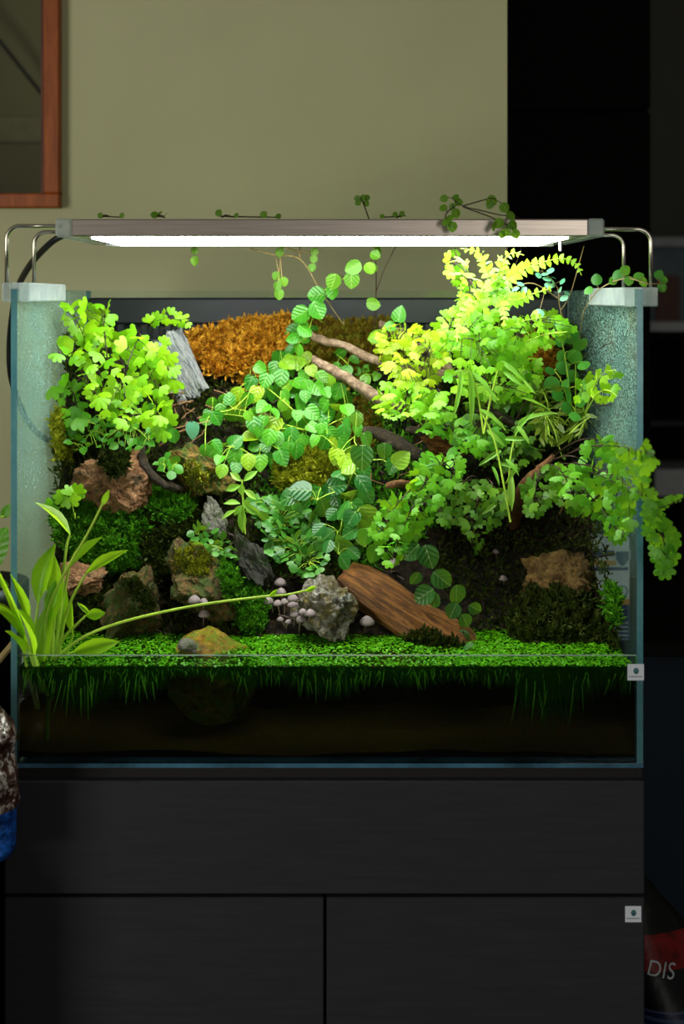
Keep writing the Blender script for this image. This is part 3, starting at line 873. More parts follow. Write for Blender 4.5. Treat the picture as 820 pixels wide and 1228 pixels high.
woodbranch('driftwood_branch', 'upper pale driftwood branch reaching out over the golden moss', [(363, 394, .075), (385, 408, .07), (412, 414, .07), (440, 428, .065), (478, 441, .06), (520, 447, .05), (552, 456, .04), (590, 480, .03), (640, 505, -.016)], [3.5, 5, 4.5, 5.5, 5, 6, 7, 8, 8], 'drift_pale', 2)
woodbranch('driftwood_branch', 'blunt pale driftwood branch below the longer upper one', [(374, 430, .075), (392, 440, .075), (420, 456, .07), (446, 473, .06), (480, 490, .04), (520, 505, -.016)], [4, 6, 6.5, 7.5, 8, 8], 'drift_pale', 5)
woodbranch('driftwood_branch', 'dark driftwood branch lying lowest among the creeping leaves', [(436, 515, .055), (460, 522, .055), (485, 536, .05), (510, 550, .04), (545, 552, -.016)], [5, 8, 9, 8, 6], 'drift_dark', 8)
woodbranch('driftwood_branch', 'knobbly dark driftwood branch over the orange-brown stone', [(487, 514, .07), (505, 517, .07), (520, 511, .068), (545, 524, .06), (570, 540, .05), (610, 545, .03), (650, 540, -.016)], [3, 6, 8, 8, 8, 8, 6], 'drift_dark', 11)
woodbranch('driftwood_branch', 'short pale driftwood stump hidden among the bright ferns', [(455, 388, .05), (480, 400, .055), (520, 420, .055), (540, 448, .05)], [5, 6, 6, 6], 'drift_pale', 13)
woodbranch('driftwood_branch', 'brown forked driftwood tip rising at the edge of the dark hollow', [(664, 546, .08), (648, 562, .08), (632, 578, .075), (622, 604, .05), (616, 630, -.016)], [2.5, 5, 7, 8, 8], 'drift_brown', 15)
woodbranch('driftwood_branch', 'black driftwood piece beside the narrow grass leaves', [(572, 492, .07), (592, 496, .07), (612, 508, .06), (640, 530, -.016)], [2.5, 6, 6, 5], 'drift_dark', 18)
woodbranch('driftwood_root', 'dark curved root arching past the reddish stone', [(168, 530, -.012), (171, 552, .038), (183, 572, .038), (205, 584, .034), (230, 592, -.012)], [5, 6, 6, 5, 4], 'drift_dark', 21)
woodbranch('driftwood_stub', 'short brown wood stub above the small-leaved fern', [(466, 582, .07), (480, 580, .07), (505, 584, -.016)], [4, 5, 5], 'drift_brown', 23)
# the big log: a ridged chunk lying along its own X axis
def make_log(name, label, a, c, rad, mat, seed, flat=.8, sides=30, rings=34):
    m_ = MB(); ax = c-a; ln = ax.length
    for i in range(rings+1):
        f = i/rings
        for k_ in range(sides):
            an = 2*PI*k_/sides; ca, sa = math.cos(an), math.sin(an)
            r = rad*(.82+.3*f)*(1+.30*nz(ca*1.6+seed, sa*1.6, f*1.2)+.16*nz(ca*4.5+seed, sa*4.5, f*2.2)+.06*nz(ca*11, sa*11+seed, f*5))
            r *= 1-.25*max(0, .12-f)/.12-.25*max(0, f-.92)/.08
            jag = ln*.05*nz(ca*2.5, sa*2.5, seed+(9 if f > .5 else 0))*(1 if f in (0, 1) else 0)
            m_.v.append((ln*f+jag, ca*r, sa*r*flat))
    for i in range(rings):
        for k_ in range(sides):
            k2 = (k_+1) % sides
            m_.f.append((i*sides+k_, (i+1)*sides+k_, (i+1)*sides+k2, i*sides+k2)); m_.mi.append(0)
    m_.f += [tuple(range(sides)), tuple(rings*sides+k_ for k_ in range(sides))[::-1]]; m_.mi += [0, 0]
    o = m_.build(name, M[mat], None, False)
    d = ax.normalized(); up = (UP+VIEW*.6); up = (up-d*up.dot(d)).normalized(); sd = up.cross(d)
    o.matrix_basis = Matrix.Translation(a) @ Matrix((d, sd, up)).transposed().to_4x4()
    return tag(o, label, 'log')
VIEW = Vector((0, -1, 0)); UP = Vector((0, 0, 1))
make_log('log', 'chunky rust-brown log slanting down into the green water', S(412, 688, .010), S(560, 786, .022), .0235, 'r_log', 4)

# ------------------------------------------------------------------ ground and obstacle lookups
from mathutils.bvhtree import BVHTree
bpy.context.view_layer.update()
def tree_of(objs):
    vs, fs = [], []
    for o in objs:
        n0 = len(vs); vs += [o.matrix_world @ v.co for v in o.data.vertices]
        fs += [tuple(i+n0 for i in p.vertices) for p in o.data.polygons]
    return BVHTree.FromPolygons(vs, fs)
_hard = [o for o in bpy.data.objects if o.type == 'MESH' and o.parent is None and o.get('category') in ('stone', 'driftwood', 'log')]
OBST = tree_of(_hard)
GROUND = tree_of(_hard+[o for o in bpy.data.objects if o.name == 'soil_bank'])
def H(px, py, off=0.):
    """where the sight line through this point meets bank, stone or wood"""
    d = P(px, py, 1.)-Vector((0, 0, CZ)); hit = GROUND.ray_cast(Vector((0, 0, CZ))+d*1.3, d)
    return P(px, py, hit[0].y-off) if hit[0] is not None else S(px, py, off)

# ------------------------------------------------------------------ mosses (uncountable)
def moss(name, label, poly, mat, count, h, seed, off=0., dome=.012, spread=1., group=None, wide=.15, on=False):
    rnd = random.Random(seed)
    xs = [p[0] for p in poly]; ys = [p[1] for p in poly]
    cx = sum(xs)/len(xs); cy = sum(ys)/len(ys); rx = (max(xs)-min(xs))/2; ry = (max(ys)-min(ys))/2
    m = MB(); done = 0; tries = 0
    V = m.v; Fc = m.f
    while done < count*.62 and tries < count*8:
        tries += 1
        x = rnd.uniform(min(xs), max(xs)); y = rnd.uniform(min(ys), max(ys))
        if not inside(poly, x+4*nz(x*.15, y*.15, seed), y+4*nz(y*.15, x*.15, seed)): continue
        q = max(0, 1-((x-cx)/rx)**2*.8-((y-cy)/ry)**2*.8)
        lump = .5+.5*nz(x*.09, y*.09, seed+.5)
        lump2 = nz(x*.17, y*.17, seed+2.5); hgt = dome*q**.5+dome*1.1*lump+.009*lump2*(0 if on else 1)-.006; p = H(x, y, hgt) if on else S(x, y, off+hgt-.004, .008)
        for _ in range(2):
            d = (VIEW*.7+UP*.7+rdir(rnd, .55*spread)).normalized()
            hh = h*1.35*rnd.uniform(.45, 1.45)
            sdv = d.orthogonal().normalized(); sdv = Matrix.Rotation(rnd.uniform(0, 6.3), 3, d) @ sdv
            s2 = d.cross(sdv)
            w_ = hh*wide
            i0 = len(V)
            mid = p+d*hh*.5
            V += [tuple(p), tuple(mid+sdv*w_), tuple(p+d*hh), tuple(mid-sdv*w_), tuple(mid+s2*w_+d*hh*.1), tuple(mid-s2*w_+d*hh*.1)]
            Fc += [(i0, i0+1, i0+2), (i0, i0+2, i0+3), (i0, i0+4, i0+2), (i0, i0+2, i0+5)]
        done += 1
    m.mi = [0]*len(Fc)
    o = m.build(name, M[mat])
    return tag(recenter(o), label, 'moss', group, 'stuff')
moss('moss_clump', 'golden orange moss cushion under the overflow box', [(226, 402), (250, 398), (280, 388), (320, 384), (345, 380), (352, 396), (345, 420), (322, 432), (300, 440), (285, 448), (262, 452), (240, 440), (230, 424)], 'moss_orange', 5200, .0075, 1, .0, .018)
moss('moss_clump', 'olive brown moss band behind the pale driftwood branches', [(348, 388), (380, 384), (420, 388), (470, 384), (470, 415), (440, 460), (420, 470), (400, 440), (370, 440), (345, 430)], 'moss_olive', 4200, .007, 2, 0, .014)
moss('moss_clump', 'small orange moss patch under the creeping fig', [(290, 438), (325, 432), (345, 450), (320, 462), (300, 470), (285, 458)], 'moss_orange', 900, .006, 3, 0, .008)
moss('moss_clump', 'rusty moss on the bare edge near the right pane', [(625, 408), (655, 402), (664, 425), (668, 455), (650, 470), (635, 445)], 'moss_brown', 1300, .007, 4, .012, .014)
moss('moss_clump', 'yellow-olive moss mound between the creeping fig and liverwort', [(330, 552), (352, 540), (380, 538), (402, 560), (410, 590), (385, 605), (350, 600), (328, 580)], 'moss_yellow', 2600, .006, 5, 0, .018)
moss('moss_clump', 'deep green moss cushion on the slope below the reddish stone', [(76, 590), (100, 600), (130, 612), (165, 610), (180, 640), (170, 680), (130, 690), (90, 670), (66, 650), (62, 610)], 'moss_green', 5200, .0055, 6, 0, .016)
moss('moss_clump', 'dark green moss between the curved root and mossy boulder', [(165, 575), (200, 590), (235, 600), (245, 640), (215, 655), (205, 700), (180, 690), (165, 640)], 'moss_dark', 3600, .0055, 7, 0, .012)
moss('moss_clump', 'dark moss tuft on top of the reddish stone', [(124, 543), (140, 538), (156, 546), (152, 566), (134, 572), (122, 558)], 'moss_dark', 1200, .005, 8, .038, .010, on=True)
moss('moss_clump', 'green moss strip on the slope under the curved root', [(178, 585), (205, 592), (236, 602), (226, 622), (195, 628), (180, 610)], 'moss_green', 1200, .006, 9, .012, .01)
moss('moss_clump', 'dark moss heap in the hollow below the ochre stone', [(622, 720), (640, 700), (670, 705), (705, 720), (735, 740), (738, 785), (700, 792), (650, 790), (612, 782), (608, 745)], 'moss_dark', 4200, .007, 10, .004, .03)
moss('moss_clump', 'yellow-green moss pressed against the left pane under the fern', [(62, 505), (72, 490), (86, 505), (92, 540), (78, 556), (64, 545)], 'moss_yellow', 900, .006, 11, 0, .01)
moss('moss_clump', 'green moss fringe along the foot of the brown boulder', [(270, 690), (300, 700), (322, 715), (318, 750), (300, 762), (285, 750), (282, 715)], 'moss_green', 1500, .005, 12, 0, .012)
moss('moss_clump', 'dark moss draped between sword plant and pointed stone', [(100, 690), (130, 690), (135, 720), (128, 760), (112, 775), (100, 740)], 'moss_dark', 1300, .006, 13, 0, .01)
moss('moss_clump', 'olive moss pad filling the gap behind the lowest driftwood branch', [(400, 480), (440, 480), (460, 520), (440, 545), (420, 560), (405, 520)], 'moss_olive', 1000, .006, 14, 0, .01)
moss('moss_clump', 'olive moss behind the bright ferns under the light', [(520, 390), (600, 385), (690, 395), (700, 470), (690, 540), (640, 560), (560, 520), (520, 470)], 'moss_dark', 4200, .008, 15, 0, .016)
moss('moss_clump', 'thin moss tuft climbing the right pane beside the packet', [(726, 712), (736, 700), (740, 720), (742, 745), (730, 752)], 'moss_green', 500, .007, 16, .006, .012)
moss('moss_clump', 'dark moss between liverwort and pale stone', [(390, 655), (415, 660), (420, 690), (400, 700), (330, 690), (330, 676)], 'moss_dark', 1000, .005, 17, 0, .008)
moss('ground_moss', 'patchy olive and brown moss over the left slope soil', [(80, 400), (120, 416), (220, 420), (260, 450), (300, 480), (300, 560), (330, 620), (330, 760), (70, 770), (64, 560)], 'moss_dark', 9000, .006, 18, -.006, .010)
moss('ground_moss', 'patchy green moss over the middle slope soil', [(300, 470), (430, 450), (520, 470), (560, 560), (520, 640), (420, 700), (330, 700), (300, 600)], 'moss_green', 5000, .006, 19, -.006, .010)
moss('ground_moss', 'sparse dark moss over the soil around the dark hollow', [(520, 560), (700, 540), (730, 620), (735, 780), (560, 785), (520, 680)], 'moss_dark', 3200, .006, 20, -.006, .010)
moss('moss_clump', 'yellow-green moss crust on the shoulder of the brown boulder', [(212, 658), (240, 652), (258, 672), (250, 690), (222, 692), (208, 680)], 'moss_yellow', 520, .004, 21, .058, .004, on=True)
moss('moss_clump', 'green moss crust on the flank of the brown boulder', [(262, 668), (282, 672), (290, 700), (288, 730), (272, 720), (264, 692)], 'moss_green', 800, .005, 22, .04, .012, on=True)
moss('moss_clump', 'moss crust along the top of the dark pointed stone', [(146, 700), (164, 692), (182, 712), (186, 735), (172, 730), (158, 712)], 'moss_dark', 700, .004, 23, .05, .012, on=True)
moss('moss_clump', 'yellow moss streak along the tan stone', [(216, 556), (236, 552), (254, 566), (250, 584), (232, 590), (220, 574)], 'moss_yellow', 300, .004, 24, .042, .004, on=True)
moss('moss_clump', 'ragged moss at the foot of the log', [(480, 764), (510, 758), (548, 768), (556, 786), (520, 790), (486, 786)], 'moss_dark', 900, .006, 25, .075, .014, on=True)
moss('moss_clump', 'small green moss tuft between the mushrooms and amber stone', [(286, 730), (306, 726), (318, 740), (312, 762), (296, 764), (286, 750)], 'moss_green', 800, .006, 26, .02, .012, on=True)
# loose roots and litter
rt = MB(); rnd = random.Random(44)
for _ in range(420):
    x = rnd.uniform(90, 720); y = rnd.uniform(400, 760)
    a = rnd.uniform(0, 6.3); ln = rnd.uniform(8, 34)
    pts = [S(x+ln*f*math.cos(a+f*rnd.uniform(-1, 1)), y+ln*f*math.sin(a)*.8, rnd.uniform(-.002, .008)) for f in (0, .33, .66, 1)]
    rt.tube(pts, rnd.uniform(.0004, .001), 3, False)
tag(recenter(rt.build('root_litter', M['darkstem'])), 'fine dark roots and litter matted over the soil bank', 'roots', kind='stuff')
rt = MB()
for _ in range(70):
    x = rnd.uniform(190, 300) if rnd.random() < .5 else rnd.uniform(420, 680); y = rnd.uniform(462, 520) if x < 300 else rnd.uniform(500, 610)
    a = rnd.uniform(0, 6.3); ln = rnd.uniform(10, 30)
    rt.tube([S(x+ln*f*math.cos(a+f*rnd.uniform(-.7, .7)), y+ln*f*math.sin(a)*.8, rnd.uniform(.008, .02)) for f in (0, .33, .66, 1)], rnd.uniform(.0006, .0012), 4, False)
tag(recenter(rt.build('twig_litter', plain('dry tan twigs', (120, 88, 56), .7, var=.3))), 'dry tan twigs caught among the leaves and driftwood', 'twigs', kind='stuff')

# floating duckweed and hanging algae
rnd = random.Random(5); dw = MB(); al = MB()
def mat_back(x): return min(Ys(x, ZW)+.01, 1.69)
for _ in range(30000):
    x = rnd.uniform(xi0+.002, xi1-.002); y = rnd.uniform(YF+GT+.001, mat_back(x))
    dens = .5+.9*nz(x*9, y*9, 3)
    px = CX+x*F/y
    if px < 190: dens -= .25
    if 150 < px < 300 and y < 1.50: dens -= .4
    if rnd.random() > dens+.35: continue
    r = rnd.uniform(.0007, .0016); a0 = rnd.uniform(0, 6.3)
    tx, ty = rnd.gauss(0, .25), rnd.gauss(0, .25); z = ZW+rnd.uniform(.0002, .0022)
    dw.add([(x+r*math.cos(a0+2*PI*i/5), y+r*math.sin(a0+2*PI*i/5), z+r*(tx*math.cos(a0+2*PI*i/5)+ty*math.sin(a0+2*PI*i/5))) for i in range(5)], [(0, 1, 2, 3, 4)])
M['duck'] = mossmat('floating duckweed', [(.34, (40, 110, 6)), (.5, (84, 168, 12)), (.64, (140, 205, 30))], .35, .35)
tag(recenter(dw.build('duckweed', M['duck'])), 'green duckweed and algae floating on the water', 'duckweed', kind='stuff')
for _ in range(16000):
    x = rnd.uniform(xi0+.004, xi1-.004); y = YF+GT+.002+rnd.random()**1.6*.05
    px = CX+x*F/y
    ml = .035 if 290 < px < 620 else (.055 if px < 200 else (.085 if px > 620 else .02))
    if px > 620 and rnd.random() < .45: continue
    ln = ml*rnd.random()**1.5*(.7+.6*nz(x*20, 1.7))+.003
    dx, dy = rnd.gauss(0, .002), rnd.gauss(0, .002); w_ = rnd.uniform(.00015, .00045)
    z0 = ZW-.0005
    al.add([(x-w_, y, z0), (x+w_, y, z0), (x+w_+dx, y+dy, z0-ln*.5), (x-w_+dx, y+dy, z0-ln*.5), (x+dx*2.2, y+dy, z0-ln)], [(0, 1, 2, 3), (3, 2, 4)])
M['algae'] = mossmat('hanging green algae', [(.34, (40, 110, 8)), (.5, (80, 170, 16)), (.64, (120, 195, 30))], .5, .5)
tag(recenter(al.build('hanging_algae', M['algae'])), 'green algae threads hanging under the floating duckweed', 'algae', kind='stuff')

# ------------------------------------------------------------------ mushrooms
M['cap'] = plain('lilac grey mushroom cap', (132, 118, 118), .6, var=.15, scale=300)
M['mstem'] = plain('pale mushroom stem', (140, 122, 100), .6, var=.1)
def mushroom(px, py, wpx, hstem, label, group=None, off=.04, lean=0., capm='cap', tip=0.):
    foot = H(px+lean, py+hstem, -.002)
    r0 = wpx*foot.y/F/2
    top = P(px, py, min([foot.y-.004]+[H(px+i*wpx*.5, py+j*wpx*.35).y-r0*1.15 for i in (-1, 0, 1) for j in (-1, 0, 1)])); u = top.y/F
    o = thing('mushroom', label, 'mushroom', foot, group)
    r = wpx*u/2
    prof = [(.001*r, .78*r), (.32*r, .72*r), (.62*r, .5*r), (.86*r, .2*r), (1.0*r, -.16*r), (.94*r, -.2*r), (.5*r, .05*r), (.1*r, .1*r)]
    m_ = MB(); m_.lathe(prof, 16)
    R = Matrix.Rotation(tip, 3, 'Y') @ Matrix.Rotation(.12, 3, 'X')
    m_.v = [tuple(R @ Vector(v)+top) for v in m_.v]
    m_.build('cap', M[capm], o, True)
    pts = smoothpath([foot, (foot+top)/2+Vector((lean*.4*u, 0, -.0005)), top+Vector((0, 0, .1*r))], 4)
    MB().tube(pts, max(.0007, .11*r), 6).build('stem', M['mstem'], o, True)
    return o
cl = 'small lilac-grey mushroom in the middle of the crowded cluster by the pale stone'
for (x, y, w_, h_, ln, of) in [(336, 699, 15, 18, 2, .055), (337, 710, 13, 16, 1, .06), (321, 721, 15, 16, 6, .07), (333, 724, 12, 18, 2, .072), (341, 722, 11, 18, 0, .068), (351, 718, 14, 20, -2, .07), (351, 725, 14, 22, -2, .078), (353, 737, 12, 14, 0, .082), (361, 743, 13, 16, -2, .085), (363, 734, 11, 16, 0, .08), (372, 736, 14, 18, -2, .082), (336, 743, 9, 10, 5, .082), (346, 746, 9, 9, -3, .083)]:
    lab, gr = cl, 'mushroom cluster by the pale stone'
    if y == 699: lab, gr = 'topmost mushroom of the lilac-grey cluster by the pale stone', None
    elif w_ == 9: lab, gr = 'tiny mushroom low at the foot of the cluster by the pale stone', 'tiny mushrooms at the foot of the cluster'
    mushroom(x, y, w_, h_, lab, gr, of, ln)
mushroom(233, 720, 16, 15, 'larger of the lilac-grey mushrooms in front of the mossy boulder', None, .085, 3)
mushroom(245, 737, 15, 14, 'lower lilac-grey mushroom beside the mossy boulder above the amber stone', None, .088, -1)
mushroom(244, 722, 12, 10, 'pale mushroom cap half hidden behind the larger boulder mushroom', None, .08, 0)
mushroom(472, 675, 15, 14, 'single pale mushroom growing on top of the rust-brown log', None, .062, -3)
mushroom(440, 746, 19, 14, 'single lilac-grey mushroom standing between pale stone and log', None, .085, -3)
mushroom(594, 662, 9, 8, 'tiny pale mushroom in the dark hollow, higher of two', None, .03, 1)
mushroom(603, 694, 11, 8, 'tiny pale mushroom in the dark hollow, lower of two', None, .03, 1)

# ------------------------------------------------------------------ plants: left
FANS = ['fan3', 'fan4', 'fan3']
bush('maidenhair_fern', 'lush yellow-green maidenhair fern in the left corner by the misted pane', 'fern',
     [(68, 372), (90, 362), (128, 366), (134, 384), (120, 400), (166, 398), (176, 412), (190, 424), (200, 440), (196, 470), (206, 500), (196, 528), (170, 500), (148, 512), (122, 498), (104, 470), (96, 440), (78, 424), (66, 438), (70, 410), (92, 404), (82, 388)],
     (135, 520), [(85, 372), (122, 372), (168, 402), (196, 440), (200, 510), (72, 425), (150, 450), (110, 430), (80, 445)], 8.0, 14.5, 'maiden', FANS, (.02, .10), seed=11, tilt=.4, droop=.55)
bush('maidenhair_fern', 'darker small maidenhair fern hanging on the left below the lush one', 'fern',
     [(60, 462), (85, 455), (96, 470), (100, 500), (90, 520), (78, 500), (62, 472)], (96, 520), [(65, 465), (84, 470)], 11, 16, 'maiden_g', FANS, (.02, .05), seed=12)
sprig('maidenhair_sprig', 'single pale maidenhair frond sticking up before the overflow box', 'fern',
      [[(150, 430, 1.74), (165, 398, 1.735), (190, 384, 1.73), (226, 382, 1.73)]],
      [(178, 382, 1.73, 12, -120), (188, 378, 1.73, 11, -80), (196, 374, 1.73, 10, -80), (206, 373, 1.73, 11, -60), (214, 378, 1.73, 12, -60), (222, 382, 1.73, 10, 0), (185, 388, 1.73, 12, 100), (200, 386, 1.73, 11, 80), (210, 386, 1.73, 10, 80), (218, 390, 1.73, 8, 60), (226, 390, 1.73, 8, 40), (194, 382, 1.73, 11, 60)], 'maiden', 'fan3', seed=2)
sprig('maidenhair_sprig', 'maidenhair frond drooping across the pale stone slab', 'fern',
      [[(150, 470, 1.72), (170, 430, 1.70), (190, 420, 1.69), (205, 450, 1.685)]],
      [(184, 416, 1.685, 15, -90), (198, 408, 1.685, 12, -80), (196, 426, 1.685, 17, 0), (206, 433, 1.685, 16, 20), (186, 436, 1.685, 17, 90), (196, 447, 1.685, 19, 90), (210, 446, 1.685, 15, 40), (207, 463, 1.685, 19, 100)], 'maiden', 'fan4', seed=3)
bush('fleshy_leaf_plant', 'low plant with small fleshy leaves under the left maidenhair fern', 'plant',
     [(84, 500), (120, 500), (160, 505), (186, 520), (180, 540), (150, 540), (110, 535), (88, 545), (78, 520)], (130, 530), [(90, 520), (110, 505), (160, 515), (180, 530), (95, 540)], 7, 11, 'small', ['tiny', 'oval'], (.02, .05), 'greenstem', 14, tilt=.6, droop=-.4)
sprig('lobed_seedling', 'light green lobed seedling by the left pane above the sword plant', 'plant',
      [[(90, 622, 1.59), (86, 602, 1.58), (84, 590, 1.575)]],
      [(58, 604, 1.575, 13, 180), (70, 596, 1.57, 14, 200), (82, 588, 1.57, 15, -110), (94, 586, 1.57, 14, -60), (78, 602, 1.57, 15, 150), (90, 598, 1.57, 15, -10), (98, 590, 1.575, 12, -20), (66, 612, 1.575, 12, 150)], 'maiden', 'fan3', 'greenstem', seed=4)

# creeping fig
bush('creeping_fig', 'creeping fig carpet of glossy heart-shaped leaves in the middle of the slope', 'plant',
     [(345, 392), (368, 386), (378, 398), (370, 425), (372, 442), (390, 452), (402, 464), (424, 486), (432, 512), (430, 545), (416, 560), (402, 548), (396, 530), (372, 540), (350, 540), (330, 526), (312, 520), (300, 506), (282, 500), (262, 494), (248, 502), (246, 488), (264, 476), (286, 470), (298, 448), (312, 432), (330, 424), (350, 418)],
     (380, 520), [(360, 395), (300, 450), (255, 495), (420, 500), (340, 450), (330, 515), (410, 545)], 10.8, 18.5, 'fig', ['heart', 'oval', 'heart'], (.010, .055), 'greenstem', 21, tilt=.4, droop=1.3, bow=.003, sizevar=.2)
bush('creeping_fig', 'creeping fig strand of glossy leaves above the sprig plant', 'plant',
     [(252, 534), (268, 526), (296, 522), (330, 524), (342, 534), (338, 550), (318, 556), (300, 552), (282, 566), (264, 566), (256, 548)], (300, 545), [(258, 535), (330, 530), (270, 560)], 12, 19, 'fig', ['heart', 'oval'], (.015, .04), 'greenstem', 22, tilt=.35, droop=.6, bow=.003)
bush('creeping_fig', 'dark blue-green creeping fig hanging beside the liverwort', 'plant',
     [(398, 552), (424, 545), (440, 560), (442, 600), (438, 640), (430, 668), (410, 676), (392, 655), (380, 640), (372, 608), (352, 592), (344, 600), (362, 575), (385, 590), (400, 580)],
     (415, 590), [(430, 555), (430, 640), (380, 600), (405, 665)], 13, 23, 'fig_d', ['heart', 'oval', 'round'], (.03, .06), 'greenstem', 23, tilt=.3, droop=.7, bow=.003)
sprig('heart_leaf', 'lone blue-green heart-shaped leaf over the tan mossy stone', 'plant', [[(262, 500, 1.70), (250, 505, 1.68), (236, 508, 1.67)]], [(231, 517, 1.665, 21, 95)], 'blue', 'heart', 'twig', seed=5, tilt=.1)
sprig('creeping_fig', 'pair of yellow-green creeping leaves below the maidenhair fern', 'plant', [[(196, 500, 1.68), (198, 512, 1.67), (204, 520, 1.665)]], [(186, 508, 1.66, 19, 110), (200, 513, 1.662, 18, 80), (208, 523, 1.66, 18, 70), (182, 492, 1.662, 18, 90)], 'fig', 'oval', 'greenstem', seed=6)
sprig('creeping_fig', 'creeping fig strand with yellowing tips climbing past the slab stone', 'plant', [[(300, 470, 1.73), (280, 490, 1.70), (250, 500, 1.69), (246, 540, 1.67)]],
      [(247, 503, 1.69, 17, 200), (260, 502, 1.685, 19, 60), (275, 478, 1.70, 17, -80), (246, 540, 1.67, 16, 90), (261, 534, 1.67, 18, 30), (298, 499, 1.69, 14, 50)], 'fig', 'oval', 'greenstem', seed=7)
# sprig plant with lance leaves
rosette('seedling_plant', 'pale green sprig with narrow leaves in front of the slope centre', 'plant',
        [((289, 577), (276, 566), 8, None), ((292, 577), (308, 564), 9, None), ((288, 582), (270, 588), 9, None), ((290, 580), (289, 594), 9, None), ((293, 588), (308, 598), 9, None), ((288, 604), (268, 602), 9, None), ((292, 604), (312, 618), 10, None), ((290, 606), (280, 618), 8, None), ((291, 608), (290, 640), 11, [(294, 640), (291, 590), (290, 576)]), ((283, 612), (264, 622), 7, None), ((291, 600), (300, 608), 9, None)],
        'grass', (294, 642), Y=1.60, shape='lance', srad=.0008, seed=8)
# liverwort patch
bush('liverwort', 'dull green lobed liverwort sheet beside the sprig plant', 'liverwort',
     [(300, 598), (325, 594), (350, 604), (372, 612), (385, 640), (392, 668), (380, 690), (352, 686), (338, 672), (320, 660), (316, 632), (300, 620)], (345, 645), [(330, 605), (370, 675)], 6, 12, 'liver', ['round', 'fan3', 'fan2'], (.008, .028), 'greenstem', 31, tilt=.5, droop=.2, bow=.002)
bush('liverwort', 'small liverwort patch creeping above the mossy boulder', 'liverwort',
     [(222, 640), (240, 625), (262, 635), (280, 655), (282, 672), (262, 668), (240, 655)], (255, 655), [(235, 640), (275, 665)], 6, 10, 'liver', ['round', 'fan2'], (.02, .04), 'greenstem', 32, tilt=.5, droop=.2, bow=.002)
bush('liverwort', 'bright small leaves scattered over the tan mossy stone', 'liverwort',
     [(186, 555), (200, 545), (215, 552), (216, 566), (200, 572)], (204, 566), [(192, 556), (212, 556)], 7, 11, 'small', ['round', 'tiny'], (.035, .05), 'greenstem', 33, tilt=.4, droop=.1, bow=.002)

# ------------------------------------------------------------------ plants: vines over and under the light
sprig('climbing_vine', 'vine climbing from the golden moss toward the light with round leaves', 'vine',
      [[(366, 408, 1.74), (372, 390, 1.735), (380, 365, 1.73), (392, 345, 1.72), (420, 330, 1.70), (446, 318, 1.69)]],
      [(379, 354, 1.72, 22, 180), (360, 377, 1.725, 23, 160), (381, 372, 1.72, 23, 60), (366, 396, 1.73, 20, 30), (351, 405, 1.735, 18, 180), (357, 420, 1.735, 17, 100), (399, 350, 1.71, 19, 80)], 'fig', 'round', 'greenstem', seed=41, tilt=.15)
sprig('climbing_vine', 'shaded olive vine leaves hanging under the middle of the light', 'vine',
      [[(392, 345, 1.72), (412, 332, 1.70), (446, 318, 1.685)]],
      [(400, 338, 1.685, 20, 110), (423, 320, 1.68, 21, 170), (421, 336, 1.68, 21, 100), (443, 322, 1.675, 15, 60), (450, 306, 1.675, 13, 20)], 'fig_o', 'round', 'darkstem', seed=42, tilt=.15, ground=False)
sprig('twining_stem', 'tan stem leaning up to the light with small dangling leaves', 'vine',
      [[(412, 390, 1.76), (385, 350, 1.73), (360, 311, 1.71), (330, 306, 1.705), (300, 298, 1.70)], [(360, 311, 1.71), (359, 300, 1.71), (361, 280, 1.71)], [(359, 302, 1.71), (345, 298, 1.705)], [(359, 302, 1.71), (378, 303, 1.70)]],
      [(338, 293, 1.70, 11, 90), (335, 303, 1.70, 11, 90), (331, 331, 1.70, 11, 120), (340, 338, 1.70, 12, 60), (332, 343, 1.70, 12, 100), (334, 353, 1.70, 14, 90), (377, 302, 1.69, 10, 100), (376, 311, 1.69, 10, 100), (374, 321, 1.69, 10, 90)], 'fig_o', 'round', 'twig', .0008, seed=43)
sprig('dangling_vine', 'tiny leaf pair dangling below the left half of the light', 'vine', [[(228, 265, 1.60), (229, 268, 1.67), (230, 273, 1.697), (233, 296, 1.699), (234, 306, 1.699)]], [(233, 301, 1.698, 10, 90), (234, 313, 1.698, 12, 90)], 'fig_o', 'round', 'darkstem', seed=44, base=(228, 265, 1.60), ground=False)
sprig('tall_stem_plant', 'thin tall stem rising past the light with a leafy top', 'plant',
      [[(444, 442, 1.77), (448, 400, 1.74), (451, 345, 1.72), (449, 292, 1.71), (442, 262, 1.70), (434, 240, 1.70)], [(451, 350, 1.72), (460, 325, 1.71), (476, 292, 1.70)]],
      [(448, 364, 1.715, 18, 0), (450, 403, 1.73, 20, 180), (428, 238, 1.70, 8, 180), (434, 237, 1.70, 9, -90), (440, 237, 1.70, 8, 0), (429, 243, 1.70, 8, 160), (439, 244, 1.70, 8, 30), (446, 322, 1.71, 13, 120), (454, 300, 1.705, 12, 40)], 'fig_o', 'round', 'darkstem', .0007, seed=45)
sprig('round_leaf_vine', 'bright round leaf standing up left of the bright ferns', 'vine', [[(478, 410, 1.75), (480, 395, 1.74), (479, 385, 1.735)]], [(479, 376, 1.73, 20, -90), (466, 392, 1.735, 15, 180)], 'fig', 'heart', 'greenstem', seed=46, tilt=.1, ground=(480, 425))
